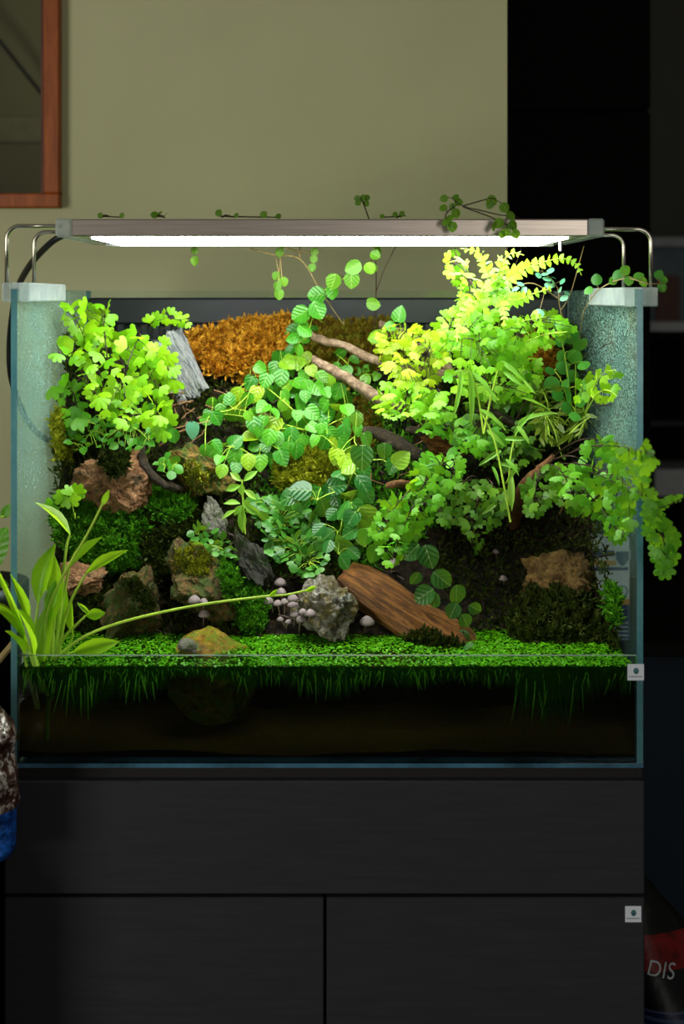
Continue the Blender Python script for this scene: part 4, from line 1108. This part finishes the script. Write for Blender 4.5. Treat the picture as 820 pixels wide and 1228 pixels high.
for (lab, x, pts_) in (('tiny leaf tips peeping over the left end of the light', 125, [(120, 259, 7), (146, 259, 7)]),
                       ('small leaves peeping over the light near the pale slab', 190, [(185, 258, 9), (198, 258, 8), (191, 256, 8)]),
                       ('small leaves peeping over the light above the golden moss', 270, [(262, 256, 9), (283, 259, 7), (316, 258, 9), (334, 260, 7)]),
                       ('pair of small sprouts on the light beside the tall stem', 480, [(474, 258, 7), (482, 257, 7), (458, 260, 6)])):
    sprig('leaf_tips', lab, 'vine', [[(x-4, 261.6, 1.475), (x, 258, 1.475), (x+6, 259, 1.47)]]+[[(x, 259.5, 1.475), (a, min(c+3, 260.5), 1.47)] for a, c, _ in pts_], [(a, c-1, 1.468, s_, -60) for a, c, s_ in pts_], 'fig_o', 'round', seed=int(x), ground=False)
sprig('trailing_vine', 'leafy vine trailing over the top of the light near the wall corner', 'vine',
      [[(612, 330, 1.70), (625, 296, 1.70), (622, 262, 1.70), (600, 258, 1.55), (575, 252, 1.445), (555, 247, 1.44), (542, 238, 1.44)], [(555, 247, 1.44), (583, 239, 1.44), (592, 238, 1.44)], [(555, 248, 1.44), (590, 261, 1.44), (612, 272, 1.44)], [(548, 245, 1.44), (534, 258, 1.44), (540, 274, 1.44)]],
      [(532, 238, 1.44, 10, 180), (546, 236, 1.44, 9, -60), (550, 242, 1.44, 11, 0), (531, 249, 1.44, 10, 160), (542, 248, 1.44, 9, 100), (547, 256, 1.438, 12, 80), (538, 262, 1.438, 11, 130), (542, 272, 1.438, 13, 90), (534, 266, 1.438, 10, 150), (590, 241, 1.44, 14, 20), (587, 246, 1.44, 10, 100), (605, 249, 1.44, 13, 40), (613, 258, 1.438, 12, 30), (598, 268, 1.438, 13, 120), (593, 273, 1.438, 11, 100), (615, 270, 1.438, 13, 30), (606, 279, 1.438, 11, 90), (618, 281, 1.438, 12, 60), (602, 282, 1.438, 9, 110)], 'fig_o', 'round', 'darkstem', seed=47, ground=(606, 420))
sprig('trailing_vine', 'dark green vine lying over the right acrylic bracket', 'vine',
      [[(700, 372, 1.64), (715, 350, 1.60), (735, 338, 1.54), (755, 334, 1.50), (775, 340, 1.47), (795, 340, 1.47)]],
      [(715, 335, 1.59, 14, -90), (705, 348, 1.62, 12, 140), (740, 330, 1.53, 14, 150), (750, 324, 1.51, 13, -60), (754, 337, 1.50, 12, 90), (766, 331, 1.49, 13, -30), (772, 338, 1.48, 13, 60), (790, 329, 1.47, 12, -60), (796, 335, 1.47, 11, 0), (794, 345, 1.47, 12, 60), (735, 337, 1.54, 11, 160)], 'round', 'round', 'twig', seed=48, ground=(690, 440))

# ------------------------------------------------------------------ plants: right, bright ferns
def pinnate(name, label, spines, mat, pin, Yr, seed, stem='greenstem', taper=.75, gap=6.0, shape='pinna', ground=(600, 430)):
    rnd = random.Random(seed)
    gp = S(ground[0], ground[1], -.016); f0 = P(spines[0][0][0], spines[0][0][1], Yr)
    o = thing(name, label, 'fern', gp); sm = MB()
    sm.tube(smoothpath([gp, gp*.45+f0*.55+Vector((0, 0, .012)), f0], 6), .0009, 4, False)
    for sp in spines:
        path = smoothpath([P(q[0], q[1], Yr-(q[2] if len(q) > 2 else 0)) for q in sp], 8)
        sm.tube(path, .0006, 4, False)
        acc = 0; L_ = sum((path[i+1]-path[i]).length for i in range(len(path)-1)); run = 0
        for i in range(len(path)-1):
            seg = path[i+1]-path[i]; acc += seg.length; run += seg.length
            if acc > gap*Yr/F:
                acc = 0; d = seg.normalized(); sd = d.cross(VIEW).normalized()
                f = run/L_
                ln = pin*Yr/F*max(.25, 1-taper*f)*min(1, .5+f*3)
                for s_ in (-1, 1):
                    dd = sd*s_+d*.45+Vector((0, -.15, -.15))+rdir(rnd, .1)
                    leaf(o, shape, mat, path[i], dd, VIEW*.6+UP*.5+rdir(rnd, .2), ln, ln*2.1, 'pinna')
    sm.build('stem', M[stem], o, True)
    return o
pinnate('feather_fern', 'light green feather fern arching right close under the light', [[(596, 352), (610, 332, .02), (640, 318, .03), (672, 310, .04), (690, 316, .04), (697, 330, .04)], [(596, 352), (604, 372, .03), (604, 392, .04)], [(596, 352), (616, 360, .02), (640, 352, .03), (660, 346, .03)]], 'pinna', 16, 1.615, 51)
pinnate('feather_fern', 'light green feather fern arching left close under the light', [[(596, 352), (585, 326, .02), (575, 304, .03), (552, 298, .04)], [(596, 352), (600, 322, .02), (612, 304, .03), (628, 306, .03)], [(590, 354), (566, 364, .03), (550, 386, .04), (548, 410, .05)], [(592, 350), (606, 322, .02), (596, 306, .02)]], 'pinna', 16, 1.61, 52)
pinnate('feather_fern', 'yellow-green feather fern beneath the fronds that touch the light', [[(585, 420), (572, 396), (556, 372, .02), (552, 340, .03)], [(588, 420), (600, 400), (628, 385, .03), (655, 380, .03)], [(588, 424), (620, 415), (650, 402, .02), (680, 398, .03)], [(580, 424), (550, 410, .02), (520, 405, .03)]], 'maiden_b', 17, 1.64, 53)
bush('maidenhair_fern', 'glaring bright maidenhair fern nearest the light at its right end', 'fern',
     [(534, 304), (546, 296), (556, 312), (568, 330), (588, 350), (600, 372), (586, 396), (556, 400), (532, 410), (516, 402), (530, 380), (548, 368), (552, 346), (536, 330)], (590, 430), [(545, 302), (560, 330), (535, 395), (585, 370)], 6.6, 11.5, 'maiden_b', FANS, (.16, .27), seed=61, tilt=.5, boff=.02)
bush('maidenhair_fern', 'bright green maidenhair fern spreading below the feather fern fronds', 'fern',
     [(520, 404), (540, 396), (590, 392), (630, 380), (664, 372), (690, 396), (668, 412), (640, 420), (626, 440), (590, 446), (556, 440), (526, 430)], (610, 440), [(530, 412), (570, 400), (640, 385), (685, 395)], 6.8, 11.5, 'maiden_b', FANS, (.12, .22), seed=62, tilt=.5, boff=.02)
bush('curly_fern', 'frilly yellow-green fern spilling over the driftwood branches', 'fern',
     [(448, 400), (470, 388), (500, 392), (528, 402), (540, 420), (528, 440), (520, 460), (498, 468), (478, 462), (462, 444), (450, 430)], (500, 460), [(455, 405), (490, 395), (530, 410), (470, 445)], 5.6, 10.5, 'maiden_y', FANS, (.08, .15), seed=63, tilt=.5, boff=.02, sizevar=.35)
bush('curly_fern', 'rounded frilly green fern hanging below the upper driftwood branch', 'fern',
     [(450, 470), (470, 458), (500, 464), (528, 470), (541, 488), (536, 504), (516, 506), (496, 496), (476, 504), (456, 496)], (500, 480), [(455, 485), (535, 490), (480, 500)], 5.4, 10.5, 'maiden_b', FANS, (.09, .15), seed=64, tilt=.5, boff=.02, sizevar=.35)
bush('maidenhair_fern', 'green maidenhair fern in the thick of the right bank', 'fern',
     [(545, 436), (600, 446), (640, 425), (650, 450), (640, 474), (612, 480), (576, 476), (548, 470), (536, 452)], (600, 490), [(545, 445), (640, 435), (580, 470)], 6.2, 11.5, 'maiden_b', FANS, (.07, .14), seed=65, tilt=.5, boff=.02)
bush('maidenhair_fern', 'green maidenhair patch under the narrow grass leaves', 'fern',
     [(500, 505), (540, 500), (565, 510), (600, 506), (608, 530), (580, 545), (556, 540), (530, 520), (506, 520)], (560, 530), [(505, 512), (600, 512)], 6.2, 11, 'maiden_g', FANS, (.05, .10), seed=66, tilt=.45, boff=.02)
bush('maidenhair_fern', 'small-leaved maidenhair fern hanging below the dark driftwood', 'fern',
     [(496, 562), (512, 546), (548, 540), (556, 560), (546, 580), (530, 592), (524, 620), (500, 640), (486, 664), (466, 682), (456, 660), (446, 640), (452, 612), (470, 596), (492, 590)],
     (520, 580), [(540, 548), (470, 672), (455, 640), (495, 620), (545, 570)], 6.4, 11.5, 'maiden_g', FANS, (.07, .12), seed=67, tilt=.4, droop=.7, boff=.02)
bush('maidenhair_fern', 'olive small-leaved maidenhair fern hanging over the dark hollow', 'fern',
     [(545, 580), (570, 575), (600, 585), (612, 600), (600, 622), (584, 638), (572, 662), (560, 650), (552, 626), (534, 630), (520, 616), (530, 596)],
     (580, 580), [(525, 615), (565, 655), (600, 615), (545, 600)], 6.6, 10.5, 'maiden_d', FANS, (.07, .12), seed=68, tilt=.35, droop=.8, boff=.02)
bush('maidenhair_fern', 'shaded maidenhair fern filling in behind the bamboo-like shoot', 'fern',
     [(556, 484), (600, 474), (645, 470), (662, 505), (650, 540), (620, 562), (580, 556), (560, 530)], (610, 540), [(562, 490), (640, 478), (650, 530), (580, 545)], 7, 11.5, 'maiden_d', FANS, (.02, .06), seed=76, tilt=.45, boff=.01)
bush('creeping_fig', 'creeping fig leaves scattered between the pale driftwood branches and moss', 'plant',
     [(398, 420), (420, 424), (440, 440), (452, 452), (446, 462), (424, 452), (404, 440)], (430, 455), [(402, 424), (448, 450)], 12, 15, 'fig', ['heart', 'oval'], (.015, .04), 'greenstem', 77, tilt=.4, droop=.8, bow=.003)
bush('feather_fern', 'fine olive feathery fern near the right pane', 'fern',
     [(640, 455), (665, 462), (690, 488), (712, 500), (700, 520), (680, 530), (650, 530), (636, 500)], (665, 530), [(645, 465), (680, 480), (708, 500), (645, 500)], 5.5, 13, 'feather', ['pinna'], (.05, .10), 'greenstem', 69, tilt=.5, droop=.0, boff=.02)
bush('round_leaf_vine', 'round-leaved vine climbing by the right misted pane', 'vine',
     [(658, 378), (684, 380), (694, 400), (700, 430), (700, 470), (690, 500), (672, 494), (664, 470), (658, 440), (668, 410)], (690, 530), [(668, 385), (690, 420), (665, 445), (680, 480)], 13, 17, 'round', ['round'], (.07, .10), 'greenstem', 70, tilt=.25, droop=.5, boff=.02)
sprig('round_leaf_vine', 'thin stems with pale turquoise leaflets below the right lamp end', 'vine',
      [[(690, 420, 1.72), (672, 372, 1.69), (668, 345, 1.68), (650, 325, 1.68)], [(672, 372, 1.69), (684, 352, 1.68), (700, 295, 1.66)], [(672, 360, 1.685), (640, 340, 1.68), (615, 345, 1.68)]],
      [(641, 324, 1.67, 10), (650, 320, 1.67, 9), (653, 328, 1.67, 10), (646, 330, 1.67, 9), (660, 324, 1.67, 10), (656, 334, 1.67, 11), (663, 332, 1.67, 9), (658, 342, 1.67, 11), (664, 340, 1.67, 10), (674, 337, 1.67, 9), (672, 348, 1.67, 9), (680, 351, 1.67, 9), (676, 357, 1.67, 11), (624, 340, 1.67, 10), (618, 346, 1.67, 10), (628, 348, 1.67, 9), (646, 376, 1.66, 13), (672, 388, 1.66, 15)], 'blue', 'round', 'twig', seed=71)
bush('maidenhair_fern', 'small yellow-green fern against the right misted pane', 'fern',
     [(690, 460), (712, 450), (735, 440), (744, 452), (740, 476), (722, 480), (705, 484), (690, 478)], (700, 500), [(735, 445), (740, 475), (695, 465)], 10, 12, 'maiden', FANS, (.10, .15), 'greenstem', 72, tilt=.4, boff=.03)
bush('maidenhair_fern', 'large maidenhair fern arching out past the right front edge', 'fern',
     [(690, 560), (704, 532), (730, 524), (744, 540), (778, 536), (786, 548), (776, 566), (774, 590), (764, 606), (752, 640), (744, 652), (732, 640), (722, 622), (700, 612), (680, 600), (664, 580), (668, 560)],
     (650, 560), [(740, 532), (780, 545), (745, 645), (770, 595), (690, 600), (720, 570)], 7.4, 13.5, 'maiden_g', FANS, (.10, .22), seed=73, tilt=.3, droop=.4, boff=.04)
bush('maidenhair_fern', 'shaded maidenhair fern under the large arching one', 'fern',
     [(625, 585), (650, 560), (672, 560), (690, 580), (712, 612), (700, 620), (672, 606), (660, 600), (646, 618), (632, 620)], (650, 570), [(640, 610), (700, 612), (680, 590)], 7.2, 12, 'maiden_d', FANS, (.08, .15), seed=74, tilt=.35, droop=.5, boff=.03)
# frond hanging outside the tank: the same kind, its own plant piece rooted over the rim
sprig('maidenhair_frond', 'maidenhair frond hanging down outside the right pane of the tank', 'fern',
      [[(720, 570, 1.56), (750, 585, 1.47), (775, 598, 1.425), (790, 625, 1.42), (797, 660, 1.42), (795, 690, 1.42)], [(785, 612, 1.42), (805, 604, 1.42), (822, 596, 1.42)]],
      [(782, 592, 1.42, 15, -40), (778, 604, 1.42, 15, 120), (790, 610, 1.42, 17, 20), (776, 618, 1.42, 18, 150), (800, 602, 1.42, 14, 40), (812, 598, 1.42, 11, 60), (783, 626, 1.42, 19, 140), (795, 626, 1.42, 19, 0), (778, 640, 1.42, 18, 140), (804, 638, 1.42, 20, 10), (787, 648, 1.42, 19, 120), (808, 652, 1.42, 21, 20), (800, 660, 1.42, 20, 60), (786, 664, 1.42, 17, 130), (804, 672, 1.42, 19, 50), (793, 676, 1.42, 20, 100), (797, 688, 1.42, 18, 80)], 'maiden_g', 'fan4', 'darkstem', seed=75, ground=(672, 572), tilt=.25)

# narrow grass leaves
rosette('bamboo_grass', 'clump of narrow arching grass leaves over the driftwood', 'grass',
        [((563, 444), (550, 448), 6, [(580, 520), (572, 470)]), ((552, 446), (547, 502), 9, None), ((562, 446), (569, 510), 11, None), ((566, 448), (600, 478), 9, None), ((570, 452), (592, 470), 6, None), ((600, 434), (628, 452), 9, [(580, 520), (590, 470)]), ((604, 446), (626, 462), 8, None), ((628, 456), (640, 470), 5, None)],
        'grass', (580, 520), Y=1.63, shape='blade', seed=81, lean=.015)
rosette('bamboo_grass', 'bamboo-like shoot with narrow leaves above the dark hollow', 'grass',
        [((575, 492), (612, 514), 8, [(612, 626), (600, 560), (590, 520)]), ((584, 516), (606, 534), 8, None), ((622, 508), (664, 488), 9, [(610, 600), (612, 550)]), ((624, 478), (660, 486), 4, None), ((618, 520), (636, 494), 8, None), ((620, 512), (636, 530), 8, None), ((606, 526), (634, 526), 9, None), ((600, 540), (576, 556), 8, None), ((606, 552), (624, 566), 9, None), ((612, 570), (614, 612), 12, None), ((618, 556), (610, 580), 9, None), ((598, 600), (578, 618), 7, None), ((590, 560), (600, 580), 6, None), ((598, 556), (622, 560), 7, None)],
        'grass', (600, 548), Y=1.615, shape='blade', seed=82, lean=.01, tilt=.35)
sprig('runner_tip', 'arching white-green runner beside the feathery fern', 'plant', [[(655, 498, 1.66), (664, 515, 1.65), (670, 535, 1.645), (674, 548, 1.645)]], [(655, 500, 1.66, 7), (676, 549, 1.645, 7)], 'pinna', 'tiny', 'greenstem', seed=83)

# shaded leaves around the log
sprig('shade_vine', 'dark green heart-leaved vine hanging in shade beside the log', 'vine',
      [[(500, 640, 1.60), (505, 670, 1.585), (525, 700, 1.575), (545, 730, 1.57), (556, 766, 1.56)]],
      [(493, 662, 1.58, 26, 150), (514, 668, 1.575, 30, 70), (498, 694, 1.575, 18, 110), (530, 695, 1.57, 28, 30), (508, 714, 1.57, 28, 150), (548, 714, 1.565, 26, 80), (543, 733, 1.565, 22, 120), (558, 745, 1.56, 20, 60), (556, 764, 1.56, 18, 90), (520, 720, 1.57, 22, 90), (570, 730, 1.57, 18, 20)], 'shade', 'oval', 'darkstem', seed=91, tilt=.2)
sprig('creeping_fig', 'pair of pale pointed leaves hanging above the log', 'plant', [[(452, 620, 1.60), (446, 634, 1.59), (448, 642, 1.585)]], [(438, 645, 1.58, 22, 95), (450, 640, 1.58, 20, 130), (448, 665, 1.585, 22, 95)], 'fig', 'heart', 'greenstem', seed=92, tilt=.1)
sprig('creeping_fig', 'large bluish leaves below the lowest dark driftwood branch', 'plant', [[(425, 530, 1.64), (440, 550, 1.62), (460, 552, 1.62), (475, 565, 1.61)]], [(434, 550, 1.60, 30, 100), (461, 542, 1.61, 20, 90), (482, 550, 1.60, 24, -40), (470, 560, 1.605, 20, 120), (440, 528, 1.62, 19, 60), (428, 504, 1.64, 18, 90)], 'fig_d', 'heart', 'greenstem', seed=93, tilt=.2)

# ------------------------------------------------------------------ water plant at the left front
sw = rosette('sword_plant', 'water sword plant with upright pale green leaves in the front corner', 'plant',
        [((84, 642), (49, 597), 27, [(62, 830), (72, 730), (79, 660)]), ((83, 681), (118, 641), 15, [(62, 830), (72, 740)]), ((103, 688), (150, 657), 14, [(66, 830), (78, 740)]),
         ((46, 722), (60, 652), 28, [(58, 830), (42, 770)]), ((66, 716), (62, 668), 26, [(60, 830), (64, 760)]), ((62, 745), (70, 690), 24, [(60, 830), (62, 780)]), ((103, 738), (126, 735), 14, [(62, 830), (70, 776)]), ((110, 738), (92, 722), 6, None),
         ((88, 782), (142, 769), 20, [(62, 830), (70, 795)]), ((40, 784), (32, 728), 28, [(58, 835), (44, 800)], (1.460, 1.432)), ((50, 800), (56, 722), 26, [(58, 835)]), ((29, 785), (13, 750), 18, [(44, 850), (32, 800)], (1.4585, 1.428)), ((66, 830), (52, 772), 40, None), ((34, 745), (18, 693), 12, [(56, 830), (40, 780)], (1.462, 1.432)),
         ((31, 765), (-6, 676), 7, [(52, 830)], (1.460, 1.41)), ((31, 772), (-8, 708), 8, [(52, 830)], (1.460, 1.41)), ((64, 718), (44, 684), 13, None), ((88, 760), (82, 720), 14, [(64, 830)]), ((70, 760), (76, 700), 20, [(62, 830)]), ((42, 812), (43, 760), 22, [(46, 850)])],
        'sword', (58, 838), Y=1.49, shape='lance', srad=.0016, seed=101, tilt=.42, root=Vector(((56-CX)*1.49/F, 1.492, ZB+.008)))
# flower stalk and runner
fl = MB(); fl.tube(smoothpath([P(60, 830, 1.482), P(55, 745, 1.48), P(76, 690, 1.475), P(105, 640, 1.472), P(124, 602, 1.47)], 6), .0013, 6, False)
fl.build('flower_stalk', M['greenstem'], sw, True)
leaf(sw, 'lance', 'sword', P(122, 607, 1.47), P(131, 587, 1.47)-P(122, 607, 1.47), VIEW, 21*1.47/F, 8*1.47/F, 'bud')
rn = MB(); rn.tube(smoothpath([P(66, 790, 1.485), P(100, 764, 1.48), P(150, 745, 1.478), P(230, 727, 1.478), P(310, 716, 1.478), P(345, 713, 1.48), P(378, 705, 1.482)], 7), [.0018*(1-.012*i) for i in range(43)], 6, False)
rn.build('runner', M['greenstem'], sw, True)
leaf(sw, 'lance', 'sword', P(323, 715, 1.476), P(333, 707, 1.476)-P(323, 715, 1.476), VIEW, 13*1.47/F, 5*1.47/F, 'bud')
leaf(sw, 'lance', 'sword', P(366, 709, 1.478), P(380, 703, 1.478)-P(366, 709, 1.478), VIEW, 15*1.47/F, 6*1.47/F, 'bud')
# floating leaf on the water near the log
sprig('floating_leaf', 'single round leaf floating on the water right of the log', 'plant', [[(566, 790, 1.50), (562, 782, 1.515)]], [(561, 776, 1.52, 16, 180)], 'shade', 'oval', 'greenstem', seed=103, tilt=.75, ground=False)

# ------------------------------------------------------------------ outside: left
sdm = plain('dark side cabinet laminate', (16, 16, 17), .6, spec=.2)
st = thing('side_cabinet', 'low dark side cabinet against the left of the aquarium cabinet', 'cabinet', (-.46, 1.55, 0))
box_obj('body', (-.60, 1.36, 0), (-.314, 1.92, .674), sdm, st)
box_obj('top', (-.605, 1.35, .674), (-.3125, 1.925, .690), sdm, st, .002)
box_obj('door', (-.598, 1.345, .04), (-.316, 1.36, .668), sdm, st, .0015)
def foilbag():
    t = NT('printed foil'); v = t.coord('Object')
    sep = t.n('SeparateXYZ'); t.link(v, sep.inputs[0])
    wr_ = t.noise(v, 60, 3)
    c = t.ramp(t.noise(v, 70, 5, .7), [(.4, lin((22, 13, 10))), (.54, lin((66, 40, 30))), (.6, lin((170, 164, 156))), (.64, lin((44, 28, 22)))])
    blue = t.ramp(wr_, [(.35, lin((8, 40, 100))), (.65, lin((24, 86, 170)))])
    c = t.mixc(t.math('LESS_THAN', sep.outputs[2], .056), c, blue)
    return t.done(t.pbr(c, .22, .15, .6, t.bump(wr_, .8, .012)))
def bag(name, label, cat, c, hw, hd, h, mat, seed, slant=0., neck=1., parent=None):
    m_ = MB(); nr, ns = 22, 28
    for j in range(nr+1):
        f = j/nr
        s_ = (min(1, .55+f*5)) if f < .1 else (1 if f < .75 else 1-(1-neck)*((f-.75)/.25)**1.5)
        pin = 1 if f < .8 else 1-.92*((f-.8)/.2)
        for k_ in range(ns):
            a = 2*PI*k_/ns
            ca, sa = math.cos(a), math.sin(a)
            x = math.copysign(abs(ca)**.6, ca)*hw*s_; y = math.copysign(abs(sa)**.7, sa)*hd*s_*pin*(1-.25*(f < .06))
            w_ = 1+.07*nz(a*1.5+seed, f*7)+.03*nz(a*5+seed, f*20)
            m_.v.append((x*w_, y*w_, h*f+slant*x/hw*f))
    for j in range(nr):
        for k_ in range(ns):
            k2 = (k_+1) % ns; m_.f.append((j*ns+k_, j*ns+k2, (j+1)*ns+k2, (j+1)*ns+k_)); m_.mi.append(0)
    m_.f += [tuple(range(ns))[::-1], tuple(nr*ns+i for i in range(ns))]; m_.mi += [0, 0]
    o = m_.build(name, mat, parent, True)
    return o
fb = bag('foil_bag', '', '', None, .085, .04, .16, foilbag(), 3, 0, .72)
fb.location = (fx(22, 1.395)-.088, 1.395, .690); tag(fb, 'crinkled brown and blue foil bag standing on the low side cabinet', 'bag')
# potted houseplant behind the left pane
hp = thing('potted_houseplant', 'houseplant with broad green leaves in a dark pot left of the tank', 'plant', (-.392, 1.60, .690))
MB().lathe([(.0, 0), (.06, 0), (.072, .20), (.076, .20), (.076, .222), (.07, .222), (.068, .205), (0, .20)], 28, (-.392, 1.60, .690)).build('pot', plain('dark glazed pot', (30, 28, 27), .4), hp, True)
hs = MB()
for (x, y, s_, an, Y_) in [(-6, 655, 50, -60, 1.60), (-22, 630, 46, -100, 1.61), (-40, 680, 50, 180, 1.6), (8, 612, 16, -70, 1.60), (-30, 600, 40, -120, 1.62), (4, 700, 14, 20, 1.6)]:
    d = Vector((math.cos(math.radians(an)), -.1, -math.sin(math.radians(an))))
    a = P(x, y, Y_)-d*(s_*Y_/F*.5); ln = s_*Y_/F
    leaf(hp, 'heart', 'house', a, d, VIEW+UP*.2, ln, ln*.8)
    hs.tube(smoothpath([Vector((-.392, 1.6, .89)), (Vector((-.392, 1.6, .90))+a)/2+Vector((0, 0, .03)), a], 5), .0014, 5)
hs.build('stem', M['greenstem'], hp, True)
dv = MB().tube([Vector((-.46, 1.455, .6925)), Vector((XL-.0036, 1.50, .876))], .0033, 8).build('bamboo_stick', M['twig'])
tag(recenter(dv), 'tan bamboo stick poking out beside the left pane', 'stick')

# ------------------------------------------------------------------ outside: right, printed bag on the floor
def printed():
    t = NT('printed black bag'); v = t.coord('Object')
    sep = t.n('SeparateXYZ'); t.link(v, sep.inputs[0]); z = sep.outputs[2]
    n_ = t.noise(v, 60, 5, .7)
    green = t.ramp(n_, [(.5, lin((5, 7, 5))), (.64, lin((16, 28, 12))), (.76, lin((50, 44, 14)))])
    red = t.ramp(n_, [(.35, lin((70, 8, 9))), (.7, lin((140, 22, 20)))])
    blk = rgba((14, 14, 18))
    wv = t.math('SINE', t.math('MULTIPLY', z, 700.0))
    blue = t.mixc(t.math('GREATER_THAN', wv, .2), rgba((16, 26, 60)), rgba((54, 66, 96)))
    c = t.mixc(t.math('LESS_THAN', z, .512), green, red)
    c = t.mixc(t.math('LESS_THAN', z, .478), c, blk)
    c = t.mixc(t.math('LESS_THAN', z, .442), c, blue)
    c = t.mixc(t.math('LESS_THAN', z, .36), c, blk)
    return t.done(t.pbr(c, .4, 0, .2, t.bump(t.noise(v, 30, 3), .3, .006)))
pb = bag('printed_bag', '', '', None, .12, .07, .465, printed(), 9, -.13, .97)
BX, BY = fx(772, 1.70)+.092, 1.70
pb.location = (BX, BY, 0); tag(pb, 'tall black printed bag with a red band slumped beside the cabinet', 'bag')
cu = bpy.data.curves.new('letters', 'FONT'); cu.body = 'DIS'; cu.size = .021; cu.extrude = .0004; cu.shear = .15; cu.space_character = 1.05
to = bpy.data.objects.new('tmp', cu); col.objects.link(to)
bpy.context.view_layer.update()
me = bpy.data.meshes.new_from_object(to.evaluated_get(bpy.context.evaluated_depsgraph_get()))
bpy.data.objects.remove(to)
me.materials.clear(); me.materials.append(plain('bag letter white', (170, 176, 180), .4))
lt = bpy.data.objects.new('lettering', me); col.objects.link(lt); lt.parent = pb
lt.rotation_euler = (PI/2, .2, 0); lt.location = (fx(781, 1.625)-BX, -.0775, fz(1183, 1.625))
bt = BVHTree.FromPolygons([v.co for v in pb.data.vertices], [tuple(p.vertices) for p in pb.data.polygons])
Ml = Matrix.Translation(lt.location) @ lt.rotation_euler.to_matrix().to_4x4()
for v in me.vertices:
    q = Ml @ v.co; hit = bt.ray_cast(Vector((q.x, -.3, q.z)), Vector((0, 1, 0)))
    if hit[0] is not None: q.y = hit[0].y-.0009+(.0005 if v.co.z < 0 else 0)
    v.co = q
lt.location = (0, 0, 0); lt.rotation_euler = (0, 0, 0)
